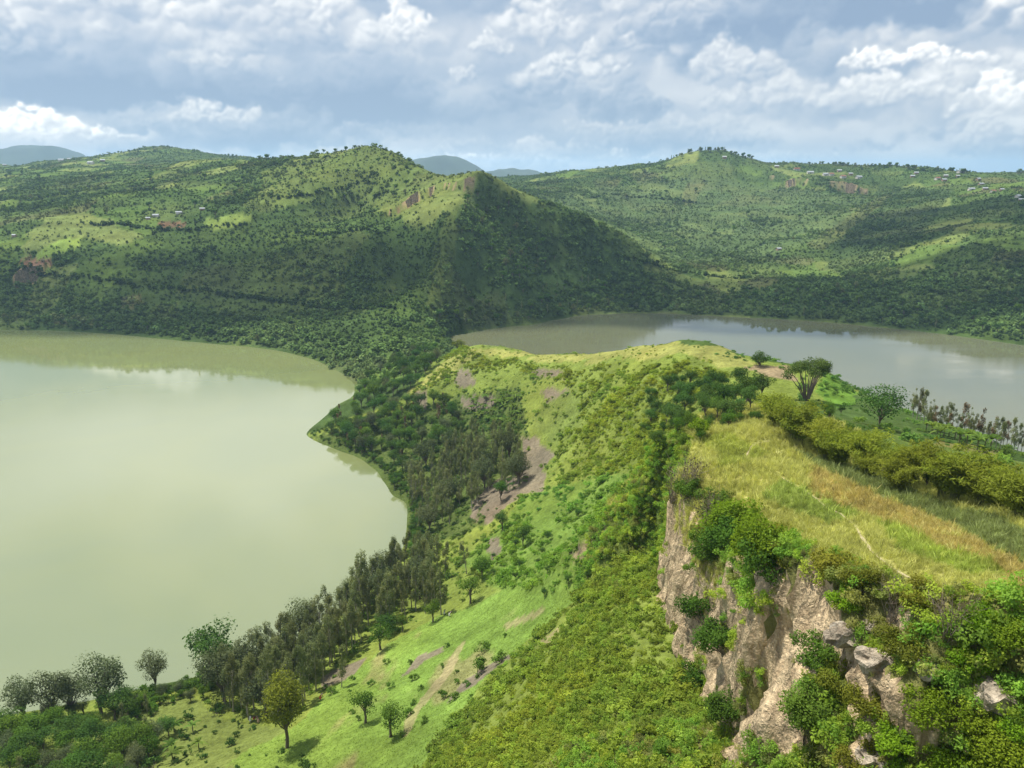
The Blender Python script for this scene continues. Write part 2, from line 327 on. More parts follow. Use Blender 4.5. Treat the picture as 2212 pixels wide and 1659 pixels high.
def sstep(a, b, t):
    t = np.clip((np.asarray(t, float) - a) / (b - a), 0, 1); return t * t * (3 - 2 * t)

HT = RBF(C + TOP); HF = RBF(C + FOOT)
LIP = np.array([(22,134),(28,127),(29.5,121),(26.5,113),(23.8,104),(22.8,92),(22.6,80),(23.8,68),(25,58),(25.5,48.5),(27,44),(33,40.5),(52,37),(80,32),(120,20)], float)
LIPW = np.array([6,4,2.0,1.5,1.3,1.3,1.5,2.0,2.8,4.0,5.0,6.0,7,9,10], float)     # half-width of the drop along the lip
def lip_dist(x, y):
    """signed distance to the lip (positive on the plateau) and the local half-width"""
    best = np.full(x.shape, 1e9); sg = np.zeros(x.shape); w = np.full(x.shape, 6.0)
    for i in range(len(LIP) - 1):
        a, b = LIP[i], LIP[i+1]; d = b - a; L2 = d @ d
        t = np.clip(((x - a[0]) * d[0] + (y - a[1]) * d[1]) / L2, 0, 1)
        ex, ey = x - a[0] - t * d[0], y - a[1] - t * d[1]
        r = np.hypot(ex, ey); m = r < best
        best[m] = r[m]; sg[m] = np.sign(d[0] * ey - d[1] * ex)[m]; w[m] = (LIPW[i] + (LIPW[i+1] - LIPW[i]) * t)[m]
    return best * sg, w
CL2 = [(np.array([PY(800,508,712)[:2], PY(835,478,742)[:2], PY(890,452,752)[:2], PY(950,425,748)[:2], PY(985,400,742)[:2], PY(1035,382,738)[:2]]), 4.8),
       (np.array([PY(1640,384,1490)[:2], PY(1700,394,1475)[:2], PY(1760,402,1462)[:2], PY(1830,408,1440)[:2], PY(1900,424,1405)[:2]]), 11.5),
       (np.array([PY(30,578,690)[:2], PY(80,572,695)[:2], PY(125,560,705)[:2]]), 5.0)]
def hill_cliff(x, y):
    z = np.zeros(x.shape)
    for L, J in CL2:
        mx, Mx, my, My = L[:,0].min()-120, L[:,0].max()+120, L[:,1].min()-120, L[:,1].max()+120
        m = np.nonzero((x>mx)&(x<Mx)&(y>my)&(y<My))[0]
        if not len(m): continue
        xx, yy = x[m], y[m]; best = np.full(xx.shape, 1e9); sg = np.zeros(xx.shape); en = np.zeros(xx.shape)
        n = len(L) - 1
        for i in range(n):
            a, b = L[i], L[i+1]; d = b - a
            t0 = ((xx-a[0])*d[0]+(yy-a[1])*d[1])/(d@d); t = np.clip(t0, 0, 1)
            ex, ey = xx-a[0]-t*d[0], yy-a[1]-t*d[1]; r = np.hypot(ex, ey); k = r < best
            best[k] = r[k]; sg[k] = np.sign(d[0]*ey-d[1]*ex)[k]; en[k] = ((i+t)/n)[k]
        s_ = best*sg + 16*fbm(xx/40, yy/40, o=3, seed=31); J_ = J*np.clip(np.minimum(en, 1-en)*6+.15, 0, 1)*np.clip(.75+1.1*fbm(xx/28, yy/28, o=3, seed=33), .3, 1.3)
        up = np.where(s_ > 0, np.exp(-s_/45), 0); dn = np.where(s_ <= 0, np.exp(s_/30), 0)
        z[m] += J_*up*np.exp(-np.maximum(best-60,0)/15) - .7*J_*dn*np.exp(-np.maximum(best-60,0)/15)
    return z
def height(x, y, detail=True):
    x = np.asarray(x, float); y = np.asarray(y, float); sh = x.shape
    x = x.ravel(); y = y.ravel()
    zt = HT(x, y); zf = zt.copy(); rl = np.hypot(x, y - 80); m = rl < 230
    if m.any(): zf[m] = zt[m] + (HF(x[m], y[m]) - zt[m]) * sstep(230, 150, rl[m])
    d, w = lip_dist(x, y)
    d = d + fbm(x / 7, y / 7, o=3, seed=5) * np.minimum(w * 0.5, 1.6) + fbm(x / 2.2, y / 2.2, o=2, seed=6) * 0.4
    k = np.clip((d + 2 * w) / (2 * w), 0, 1); k = np.where(k < .5, .5 * (2*k)**1.25, 1 - .5 * (2 - 2*k)**1.4)
    z = zf + (zt - zf) * k
    if detail:
        r = np.hypot(x, y)
        amp = sstep(0.5, 12, z) * np.clip(r / 500, .12, 2.2)
        z = z + amp * (3.2 * fbm(x / 90, y / 90, o=4, seed=1) + 1.1 * fbm(x / 25, y / 25, o=3, seed=2))
        am2 = sstep(1, 8, z) * sstep(400, 900, r)
        z = z - am2 * 7.0 * np.abs(fbm(x / 160, y / 160, o=3, seed=9)) + am2 * 2
    z = z + hill_cliff(x, y)
    return z.reshape(sh)
# ------------------------------------------------------------------ mesh and object helpers
RNG = np.random.default_rng(11)
COL = S.collection
def quad_mesh(name, v, q, mats=(), attrs=None, smooth=False):
    me = bpy.data.meshes.new(name); v = np.ascontiguousarray(v, np.float32); q = np.ascontiguousarray(q, np.int32); k = q.shape[1]
    me.vertices.add(len(v)); me.vertices.foreach_set('co', v.ravel())
    me.loops.add(q.size); me.loops.foreach_set('vertex_index', q.ravel())
    me.polygons.add(len(q)); me.polygons.foreach_set('loop_start', (np.arange(len(q)) * k).astype(np.int32))
    if smooth: me.polygons.foreach_set('use_smooth', np.ones(len(q), bool))
    for n, a in (attrs or {}).items():
        if a.ndim == 2:
            at = me.attributes.new(n, 'FLOAT_COLOR', 'POINT'); at.data.foreach_set('color', np.c_[a, np.ones(len(a))].astype(np.float32).ravel())
        else:
            at = me.attributes.new(n, 'FLOAT', 'POINT'); at.data.foreach_set('value', a.astype(np.float32))
    for m in mats: me.materials.append(m)
    me.update(); return me
def link(name, me, parent=None, label=None, cat=None, group=None, kind=None):
    o = bpy.data.objects.new(name, me); COL.objects.link(o)
    if parent: o.parent = parent
    if label: o['label'] = label
    if cat: o['category'] = cat
    if group: o['group'] = group
    if kind: o['kind'] = kind
    return o

# ------------------------------------------------------------------ materials
def ground_material():
    m = bpy.data.materials.new('vegetated_ground'); m.use_nodes = True; t = NT(m.node_tree); t.n.clear()
    at = t.new('ShaderNodeAttribute', attribute_name='albedo'); ge = t.new('ShaderNodeNewGeometry'); P = ge.outputs['Position']
    n1 = t.noise(P, .9, 4, .65); n2 = t.noise(P, .11, 4, .6); n3 = t.noise(P, .022, 3, .5)
    f = t.math('MULTIPLY', t.ramp(n1, .25, .75, .62, 1.38, False), t.ramp(n2, .3, .7, .78, 1.22, False))
    c = t.mix(1.0, at.outputs[0], f, 'MULTIPLY')
    c = t.mix(t.ramp(n3, .4, .7, 0, .28), c, t.mix(1.0, c, rgb(1.35, 1.05, .8), 'MULTIPLY'))
    b = t.new('ShaderNodeBump'); b.inputs['Strength'].default_value = .9; b.inputs['Distance'].default_value = .5; t.set(b.inputs['Height'], t.noise(P, 1.4, 5, .7))
    d = t.new('ShaderNodeBsdfDiffuse'); t.set(d.inputs[0], c); t.set(d.inputs['Normal'], b.outputs[0])
    o = t.new('ShaderNodeOutputMaterial'); t.l.new(d.outputs[0], o.inputs[0]); return m
def rock_material(name='cliff_rock', light=rgb(.70, .55, .345), dark=rgb(.41, .31, .19), lichen=.15):
    m = bpy.data.materials.new(name); m.use_nodes = True; t = NT(m.node_tree); t.n.clear()
    ge = t.new('ShaderNodeNewGeometry'); P = ge.outputs['Position']
    sv = t.new('ShaderNodeVectorMath', operation='MULTIPLY'); t.set(sv.inputs[0], P); sv.inputs[1].default_value = (1.2, 1.2, .35)
    fis = t.noise(sv.outputs[0], .9, 6, .65, .8); st = t.noise(P, .35, 5, .6, .4); fine = t.noise(P, 5.0, 4, .7)
    c = t.mix(t.ramp(fis, .38, .62), dark, light)
    c = t.mix(t.ramp(st, .5, .75, 0, .4), c, rgb(.32, .265, .19))
    c = t.mix(t.ramp(t.noise(P, 1.7, 5, .7), .56, .68, 0, lichen), c, rgb(.36, .35, .30))
    c = t.mix(t.ramp(t.noise(P, .8, 4, .7), .66, .76, 0, .5), c, rgb(.30, .17, .07))
    c = t.mix(1.0, c, t.ramp(fine, .3, .7, .75, 1.2, False), 'MULTIPLY')
    vo = t.new('ShaderNodeTexVoronoi', feature='DISTANCE_TO_EDGE'); t.set(vo.inputs['Vector'], t.vmath('ADD', sv.outputs[0], t.vmath('SCALE', t.noise(P, 1.1, 3, .6, 0, 'Color'), .9))); vo.inputs['Scale'].default_value = .45
    crack = t.ramp(vo.outputs['Distance'], 0, .10, 0, 1)
    c = t.mix(t.math('MULTIPLY', t.math('SUBTRACT', 1.0, crack), .25), c, rgb(.10, .08, .06))
    dv = t.vmath('DOT_PRODUCT', P, (.45, -.15, 1.0)); bd = t.math('FRACT', t.math('ADD', t.math('MULTIPLY', dv, 1.7), t.math('MULTIPLY', t.noise(P, .7, 4, .6), 3.0)))
    c = t.mix(t.ramp(bd, 0, .14, .26, 0), c, rgb(.13, .10, .07))
    h = t.math('ADD', t.math('ADD', t.math('ADD', t.math('MULTIPLY', fis, .9), t.math('MULTIPLY', bd, .3)), t.math('MULTIPLY', fine, .18)), t.math('MULTIPLY', crack, .12))
    b = t.new('ShaderNodeBump'); b.inputs['Strength'].default_value = 1.0; b.inputs['Distance'].default_value = .7; t.set(b.inputs['Height'], h)
    d = t.new('ShaderNodeBsdfDiffuse'); t.set(d.inputs[0], c); t.set(d.inputs['Normal'], b.outputs[0])
    o = t.new('ShaderNodeOutputMaterial'); t.l.new(d.outputs[0], o.inputs[0]); return m
def leaf_material(name, a, b, trans=.35, tint=False, bright=1.0):
    m = bpy.data.materials.new(name); m.use_nodes = True; t = NT(m.node_tree); t.n.clear()
    lv = t.new('ShaderNodeAttribute', attribute_name='lv').outputs['Fac']; oi = t.new('ShaderNodeObjectInfo').outputs['Random']
    f = t.math('ADD', t.math('MULTIPLY', lv, .62), t.math('MULTIPLY', oi, .38))
    c = t.mix(f, rgb(*a), rgb(*b))
    hs = t.new('ShaderNodeHueSaturation'); t.set(hs.inputs['Color'], c)
    t.set(hs.inputs['Value'], t.ramp(t.math('FRACT', t.math('MULTIPLY', oi, 17.3)), 0, 1, .82 * bright, 1.18 * bright, False)); t.set(hs.inputs['Hue'], t.ramp(t.math('FRACT', t.math('MULTIPLY', oi, 7.7)), 0, 1, .485, .515, False))
    c = hs.outputs[0]
    if tint:
        ti = t.new('ShaderNodeAttribute', attribute_name='tint', attribute_type='INSTANCER'); c = t.mix(1.0, c, ti.outputs[0], 'MULTIPLY')
    d = t.new('ShaderNodeBsdfDiffuse'); t.set(d.inputs[0], c)
    tr = t.new('ShaderNodeBsdfTranslucent'); t.set(tr.inputs[0], t.mix(1.0, c, rgb(1.15, 1.15, .6), 'MULTIPLY'))
    mx = t.new('ShaderNodeMixShader'); mx.inputs[0].default_value = trans; t.l.new(d.outputs[0], mx.inputs[1]); t.l.new(tr.outputs[0], mx.inputs[2])
    o = t.new('ShaderNodeOutputMaterial'); t.l.new(mx.outputs[0], o.inputs[0]); return m
def plain_material(name, c, rough=.8, metal=0.0, noise_scale=3.0, var=.25):
    m = bpy.data.materials.new(name); m.use_nodes = True; t = NT(m.node_tree); b = m.node_tree.nodes['Principled BSDF']
    ge = t.new('ShaderNodeNewGeometry'); n = t.noise(ge.outputs['Position'], noise_scale, 3, .6)
    t.set(b.inputs['Base Color'], t.mix(1.0, rgb(*c), t.ramp(n, .3, .7, 1 - var, 1 + var, False), 'MULTIPLY'))
    b.inputs['Roughness'].default_value = rough; b.inputs['Metallic'].default_value = metal; return m
def water_material(name, murk, rough, ripple, patch):
    m = bpy.data.materials.new(name); m.use_nodes = True; t = NT(m.node_tree); t.n.clear()
    ge = t.new('ShaderNodeNewGeometry'); P = ge.outputs['Position']
    c = t.mix(t.ramp(t.noise(P, .012, 4, .55, .6), .35, .7), rgb(*murk), rgb(murk[0] * 1.10, murk[1] * 1.06, murk[2] * .95))
    d = t.new('ShaderNodeBsdfDiffuse'); t.set(d.inputs[0], c)
    b = t.new('ShaderNodeBump'); b.inputs['Strength'].default_value = ripple; b.inputs['Distance'].default_value = .08; t.set(b.inputs['Height'], t.noise(P, .9, 3, .6))
    g = t.new('ShaderNodeBsdfGlossy'); t.set(g.inputs['Normal'], b.outputs[0])
    sm = t.new('ShaderNodeVectorMath', operation='MULTIPLY'); t.set(sm.inputs[0], P); sm.inputs[1].default_value = (.5, 2.2, 1)
    t.set(g.inputs['Roughness'], t.ramp(t.noise(sm.outputs[0], .011, 4, .6, .8), .42, .58, rough, patch))
    fr = t.new('ShaderNodeFresnel'); fr.inputs['IOR'].default_value = 3.0
    mx = t.new('ShaderNodeMixShader'); t.l.new(fr.outputs[0], mx.inputs[0]); t.l.new(d.outputs[0], mx.inputs[1]); t.l.new(g.outputs[0], mx.inputs[2])
    o = t.new('ShaderNodeOutputMaterial'); t.l.new(mx.outputs[0], o.inputs[0]); return m
M_GROUND = ground_material(); M_ROCK = rock_material(); M_BOULDER = rock_material('lichen_rock', rgb(.50, .43, .33), rgb(.26, .215, .16), .6)
M_HILLROCK = rock_material('hill_rock', rgb(.27, .20, .145), rgb(.085, .09, .05), .1)
M_BARK = plain_material('bark', (.13, .10, .075)); M_PALEBARK = plain_material('pale_bark', (.30, .27, .22)); M_TWIG = plain_material('dry_twigs', (.20, .16, .12))
M_EUC = leaf_material('eucalyptus_leaf', (.095, .125, .046), (.25, .27, .125), .36)
M_EUCB = leaf_material('brown_eucalyptus_leaf', (.12, .095, .055), (.25, .17, .10), .25)
M_DARK = leaf_material('dark_leaf', (.032, .074, .016), (.095, .175, .038), .34)
M_MID = leaf_material('mid_leaf', (.050, .105, .014), (.125, .22, .034), .35)
M_YEL = leaf_material('yellow_green_leaf', (.10, .115, .016), (.20, .215, .030), .35)
M_LIME = leaf_material('lime_leaf', (.115, .185, .014), (.245, .345, .03), .42)
M_BAMBOO = leaf_material('bamboo_leaf', (.115, .158, .02), (.29, .345, .048), .44)
M_BANANA = leaf_material('banana_leaf', (.075, .13, .022), (.17, .26, .055), .4)
M_DRY = leaf_material('dry_leaf', (.075, .075, .035), (.16, .14, .07), .3)
M_BUSH = leaf_material('bush_leaf', (.138, .205, .030), (.315, .405, .058), .50, True)
M_GRASS = leaf_material('grass_blade', (.7, .7, .7), (1.25, 1.25, 1.25), .35, True)
M_FAR = leaf_material('distant_leaf', (.75, .75, .75), (1.25, 1.25, 1.25), .2, True)

# ------------------------------------------------------------------ terrain sheet
NA, NR = 760, 740
PATHPX = [(1690,948),(1650,955),(1622,965),(1612,985),(1640,1003),(1700,1040),(1760,1075),(1815,1110),(1850,1140),(1880,1190),(1930,1230),(1990,1262)]
ang = np.radians(np.linspace(-57, 57, NA)); rad = np.concatenate([np.geomspace(20, 2600, NR - 46), np.geomspace(2660, 16500, 46)])
A_, R_ = np.meshgrid(ang, rad)
TX = R_ * np.sin(A_); TY = -25 + R_ * np.cos(A_); TZ = height(TX, TY)
# rock faces pushed in and out
gx, gy = np.gradient(TZ, axis=1), np.gradient(TZ, axis=0)
dxa = np.gradient(TX, axis=1); dya = np.gradient(TY, axis=1); dxr = np.gradient(TX, axis=0); dyr = np.gradient(TY, axis=0)
det = dxa * dyr - dya * dxr
sx_ = (gx * dyr - gy * dya) / det; sy_ = (gy * dxa - gx * dxr) / det
SLOPE = np.hypot(sx_, sy_)
near = (R_ < 190)
rockm = sstep(1.15, 1.9, SLOPE) * near
nl = np.maximum(SLOPE, 1e-3); nx_, ny_ = -sx_ / nl, -sy_ / nl
m_ = rockm > 0; x_, y_, z_ = TX[m_], TY[m_], TZ[m_]
disp = 1.7 * fbm(x_ / 3.2, y_ / 3.2, z_ / 9, 4, 71) + .85 * fbm(x_ / 1.1, y_ / 1.1, z_ / 3.2, 3, 72) - .35 * np.abs(fbm(x_ / 1.5, y_ / 1.5, z_ / 6, 3, 73)) + .22 * np.sign(noise(x_ * 0 + 3.3, y_ * 0 + .4, z_ * .9 + x_ * .35 - y_ * .12, 74))
bed = z_ / 1.5 + x_ * .28 - y_ * .10 + .9 * fbm(x_ / 4, y_ / 4, z_ / 5, 3, 75); led = bed - np.floor(bed); disp = disp + .62 * (1 - led) ** 1.6 * (.5 + noise(np.floor(bed) + .5, x_ * 0 + .5, None, 76) * .5)
TX[m_] += nx_[m_] * disp * rockm[m_]; TY[m_] += ny_[m_] * disp * rockm[m_]; TZ[m_] += .3 * disp * rockm[m_]
VX, VY, VZ = TX.ravel(), TY.ravel(), TZ.ravel(); VS = SLOPE.ravel(); VR = np.hypot(VX, VY)
PU, PV = proj(VX, VY, VZ)
jit = fbm(VX / 12, VY / 12, o=3, seed=41); jit2 = fbm(VX / 12, VY / 12, o=3, seed=42)
jpx = np.clip(1703 * 3.0 / np.maximum(VR, 60), 1.5, 16)
JU, JV = PU + jit * jpx, PV + jit2 * jpx
def zone(poly, y0=0, y1=1e5):
    P = np.array(poly, float); lo, hi = P.min(0), P.max(0); r = np.zeros(len(JU), bool)
    i = np.nonzero((JU > lo[0]) & (JU < hi[0]) & (JV > lo[1]) & (JV < hi[1]) & (VY > y0) & (VY < y1))[0]
    r[i] = in_poly(JU[i], JV[i], P); return r

# albedo of the ground: patchwork of plots, woods, pasture, bare soil
def cells(x, y, size, seed):
    gx_, gy_ = x / size, y / size; ix, iy = np.floor(gx_), np.floor(gy_); best = np.full(x.shape, 9.); idv = np.zeros(x.shape)
    for i in (-1, 0, 1):
        for j in (-1, 0, 1):
            cx, cy = ix + i, iy + j; px_ = cx + .5 + .45 * _hash(cx, cy, cx * 0, seed); py_ = cy + .5 + .45 * _hash(cx, cy, cx * 0, seed + 1)
            d = (gx_ - px_)**2 + (gy_ - py_)**2; k = d < best; best[k] = d[k]; idv[k] = _hash(cx, cy, cx * 0, seed + 2)[k]
    return idv * .5 + .5
wv = fbm(VX / 60, VY / 60, o=3, seed=21)
cid = cells(VX + 14 * wv, VY * 1.0 + 14 * wv, 46, 61)
pal = np.array([(.055,.090,.026), (.066,.110,.028), (.046,.078,.022), (.080,.125,.030), (.11,.145,.042), (.050,.082,.024), (.072,.105,.032), (.13,.165,.05), (.06,.095,.028), (.085,.10,.038)])
ALB = pal[np.clip((cid * len(pal)).astype(int), 0, len(pal) - 1)] * 1.12
wood = sstep(-.05, .22, fbm(VX / 130, VY / 130, o=4, seed=24))
dk = np.array([.040, .068, .020])
ALB = ALB * (1 - .6 * wood[:, None]) + dk * .6 * wood[:, None]
terr = sstep(.45, .95, np.sin(VZ * 2 * np.pi / 9.5 + 2.2 * wv)) * (VR > 560) * (VR < 1500) * sstep(.1, .5, cells(VX, VY, 120, 68)); ALB *= (1 - .38 * terr)[:, None]
def paint(mask, c, k=1.0):
    kk = (mask * k)[:, None] if np.ndim(mask) == 1 else mask; ALB[:] = ALB * (1 - kk) + np.array(c) * kk
# far hills
paint(zone([(700,310),(800,300),(900,345),(1040,370),(960,430),(850,470),(760,420),(600,430),(560,380)], 700, 1500), (.115,.15,.042), .65)
paint(zone([(440,470),(540,465),(545,480),(470,495),(440,490)], 600, 1300), (.14,.20,.05)); paint(zone([(340,480),(400,478),(398,492),(345,492)], 600, 1300), (.13,.085,.05))
paint(zone([(560,435),(740,400),(740,420),(600,450)], 600, 1300), (.14,.19,.05), .8)
paint(zone([(90,535),(150,515),(180,520),(140,550),(70,565)], 600, 1300), (.16,.23,.05)); paint(zone([(40,562),(100,556),(110,580),(50,578)], 600, 1300), (.20,.12,.075))
paint(zone([(270,640),(300,635),(310,665),(260,665)], 500, 900), (.16,.125,.065), .8); paint(zone([(330,660),(390,655),(380,705),(320,700)], 500, 900), (.11,.13,.04), .7)
paint(zone([(120,690),(200,690),(210,700),(110,700)], 500, 900), (.20,.16,.09), .7)
paint(zone([(0,600),(250,620),(800,660),(930,690),(900,800),(760,820),(640,760),(0,715)], 450, 800), (.048,.080,.025), .5)
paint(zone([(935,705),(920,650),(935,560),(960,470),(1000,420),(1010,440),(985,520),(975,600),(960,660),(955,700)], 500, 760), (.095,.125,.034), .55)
paint(zone([(985,460),(1040,390),(1110,440),(1180,520),(1150,600),(1060,600),(1000,540)], 600, 790), (.060,.098,.030), .6)  # right flank of the spine: albedo lightened to soften its shaded side
paint(zone([(1150,600),(1330,560),(1400,580),(1330,640),(1200,660)], 600, 790), (.06,.105,.03), .6)
paint(zone([(1130,430),(1500,380),(1650,400),(1880,430),(1800,500),(1650,560),(1450,570),(1250,500)], 800, 1700), (.085,.125,.05), .6)
paint(zone([(1360,570),(1560,640),(1800,600),(2212,560),(2212,740),(1800,690),(1290,675),(1300,620)], 600, 1000), (.045,.078,.025), .6)
paint(zone([(1900,400),(2060,410),(1980,520),(1840,600),(1780,580)], 800, 1500), (.040,.066,.025), .6)
paint(zone([(1890,430),(1930,420),(1780,540),(1740,530)], 800, 1500), (.12,.13,.05), .5)
paint(zone([(1480,400),(1520,395),(1500,440),(1470,440)], 900, 1600), (.12,.13,.05), .6)
# ridge between the lakes
tan_ = sstep(.08, .34, fbm(VX / 9, VY / 26, o=4, seed=121))
inner = zone([(960,735),(1030,740),(1240,764),(1470,730),(1650,780),(1900,850),(1500,900),(1440,1040),(1430,1270),(1560,1480),(1600,1700),(-50,1700),(-50,1540),(430,1480),(850,1220),(880,1100),(660,945),(880,860)], 40, 430)
paint(inner, (.150,.195,.040), .92)
paint(zone([(880,880),(1120,840),(1150,950),(1130,1060),(1050,1130),(900,1200),(860,1100),(680,950)], 100, 430), (.060,.088,.026), .8)
paint(zone([(430,1700),(500,1585),(640,1565),(760,1450),(830,1400),(950,1330),(1100,1270),(1240,1290),(1120,1400),(1000,1530),(880,1700)], 40, 300), (.135,.215,.042), .95)
paint(zone([(430,1700),(500,1585),(640,1565),(760,1450),(830,1400),(950,1330),(1100,1270),(1240,1290),(1120,1400),(1000,1530),(880,1700)], 40, 300) * tan_, (.20,.185,.085), .75)
paint(zone([(150,1700),(220,1560),(400,1495),(480,1560),(640,1565),(540,1620),(430,1700)], 40, 300), (.125,.165,.045), .95)
paint(zone([(1180,1050),(1330,1030),(1430,1060),(1420,1120),(1330,1150),(1240,1290),(1080,1270),(1000,1230),(1060,1150)], 60, 300), (.115,.185,.036), .85)
SOIL = (.165,.138,.105)
for pl in ([(1130,945),(1165,945),(1190,985),(1172,1060),(1140,1075),(1045,1135),(1035,1110),(1060,1085),(1120,1050)], [(1000,1470),(1060,1430),(1115,1405),(1110,1425),(1020,1495),(960,1530)], [(1020,1095),(1080,1030),(1120,1030),(1110,1060),(1050,1090),(1020,1130)],
           [(980,806),(1010,800),(1030,835),(1000,850),(985,830)], [(890,850),(920,845),(925,880),(900,875)], [(1150,797),(1190,795),(1225,815),(1190,820),(1155,812)], [(1060,1165),(1090,1150),(1090,1200),(1060,1215)], [(1225,1185),(1330,1120),(1340,1135),(1240,1210)], [(740,1440),(790,1420),(770,1450),(700,1490),(690,1470)], [(890,1425),(960,1395),(950,1410),(860,1465)], [(1000,870),(1060,850),(1070,880),(1010,890)], [(1170,850),(1230,835),(1235,850),(1180,880)]):
    paint(zone(pl, 50, 430), SOIL, .9)
for pl in ([(1080,1345),(1165,1308),(1165,1325),(1090,1358)], [(870,1570),(980,1400),(1000,1385),(990,1410),(900,1560),(870,1590)], [(1160,1390),(1200,1350),(1210,1360),(1170,1400)], [(1430,1659),(1480,1590),(1560,1560),(1600,1700),(1420,1700)], [(1225,1195),(1290,1150),(1295,1165),(1235,1210)]):
    paint(zone(pl, 40, 300), (.30,.245,.14), .6)
paint(zone([(1140,920),(1190,870),(1250,830),(1262,930),(1195,955)], 100, 330), (.12,.16,.04), .7)
paint(zone([(1020,748),(1240,762),(1470,732),(1560,745),(1640,790),(1560,790),(1470,760),(1380,775),(1240,785),(1040,765),(900,850),(880,850),(960,785)], 150, 430), (.23,.235,.07), .85)
paint(zone([(1600,790),(1700,795),(1720,830),(1650,815)], 150, 300), (.26,.19,.13), .8)
paint(zone([(1780,800),(1860,850),(1820,880),(1760,850)], 150, 300), (.10,.19,.03), .9)
# plateau
plat = (VX > 18) & (VY > 20) & (VY < 165) & (VX < 60)
d_, w_ = lip_dist(VX, VY); plat &= (d_ > -.6)
paint(plat, (.30,.305,.095), .95)
paint(zone([(1500,955),(1560,930),(1650,1000),(1560,1010)], 60, 165), (.20,.23,.05), .8)
paint(zone([(1700,965),(1800,1000),(2000,1070),(2230,1150),(2230,1235),(1990,1110),(1760,1020)], 40, 165), (.125,.155,.060), .9)
paint(zone([(1740,1015),(1990,1110),(2230,1240),(2230,1300),(2090,1215),(1900,1135),(1750,1075)], 30, 165), (.30,.21,.095), .55)
paint(zone([(1870,1135),(2000,1165),(2200,1255),(2100,1250),(1960,1200)], 30, 165), (.185,.245,.045), .75)
paint(zone([(1690,1040),(1850,1120),(1780,1140),(1640,1080)], 30, 165), (.15,.21,.045), .7)
out_ = (VX > 45) & (VY > 20) & (VY < 300) & (d_ > 3)
paint(zone([(1900,930),(2230,1010),(2230,1110),(2000,1030),(1750,940)], 60, 300), (.10,.15,.035), .8)
paint(zone([(2020,945),(2170,975),(2150,990),(2010,965)], 60, 300), (.20,.19,.07), .7)
paint((VY < 62) & (VX > 4) & (VX < 90) & (d_ < 0) & (d_ > -22), (.17,.17,.06), .8)
# bare rock on the steep faces
NB = (VY < 170) & (VR < 190) & (VX > 0)
patch = np.zeros(len(VX)); patch[NB] = fbm(VX[NB] / 5, VY[NB] / 5, VZ[NB] / 4, 3, 83); rough_ = np.zeros(len(VX)); rough_[NB] = fbm(VX[NB] / 3, VY[NB] / 3, VZ[NB] / 4, 3, 81)
rk = np.clip(sstep(1.2, 1.8, VS + .9 * rough_ - .5 * sstep(62, 45, VY)) * (VR < 190) * (VY < 165) * (VX > 5) * (d_ > -2.3 * w_ - 1.2) * sstep(113, 106, VY + 3 * jit), 0, 1)
rk = rk * np.where(VY < 51 + 6 * jit, sstep(.04, .18, patch), np.where(VY < 68, sstep(-.34, -.16, patch), 1.0))
hr = (np.abs(hill_cliff(VX, VY)) > 2.5) * sstep(.9, 1.25, VS + .9 * jit) * (VR > 500)
paint(hr, (.27, .19, .13), .85)
ALB *= (1 + .22 * fbm(VX / 5, VY / 5, o=3, seed=51) + .18 * fbm(VX / 28, VY / 28, o=3, seed=52))[:, None]
ALB = np.clip(ALB, .008, .6)
IDX = np.arange(NA * NR).reshape(NR, NA)
QUADS = np.c_[IDX[:-1, :-1].ravel(), IDX[:-1, 1:].ravel(), IDX[1:, 1:].ravel(), IDX[1:, :-1].ravel()]
isrock = rk[QUADS].mean(1) > .5
V3 = np.c_[VX, VY, VZ]
def sub_terrain(name, mask, mats):
    q = QUADS[mask]; used, inv = np.unique(q, return_inverse=True)
    return link(name, quad_mesh(name, V3[used], inv.reshape(-1, 4), mats, {'albedo': ALB[used]}, True), kind='structure')
ishill = hr[QUADS].mean(1) > .5
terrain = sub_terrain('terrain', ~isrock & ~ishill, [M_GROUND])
cliff = sub_terrain('rock_cliff', isrock, [M_ROCK])
hill_rock = sub_terrain('hill_cliff', ishill, [M_HILLROCK])

# lakes
def lake(name, poly, mat):
    c = poly.mean(0); n_ = np.roll(poly, -1, 0) - np.roll(poly, 1, 0); n_ = np.c_[n_[:, 1], -n_[:, 0]]; n_ /= np.linalg.norm(n_, axis=1)[:, None]
    t_ = poly + n_ * 3; bad = in_poly(t_[:, 0], t_[:, 1], poly); s_ = -1 if bad.mean() > .5 else 1
    P = poly + n_ * s_ * 14
    me = bpy.data.meshes.new(name); bm = bmesh.new(); bm.faces.new([bm.verts.new((x, y, 0)) for x, y in P]); bmesh.ops.triangulate(bm, faces=bm.faces[:]); bm.normal_update()
    for f in bm.faces:
        if f.normal.z < 0: f.normal_flip()
    bm.to_mesh(me); bm.free(); me.materials.append(mat); return link(name, me, kind='structure')
lake('green_lake', LEFT, water_material('green_water', (.168, .202, .086), .03, .02, .065))
lake('grey_lake', RIGHT, water_material('grey_water', (.125, .138, .082), .04, .04, .12))

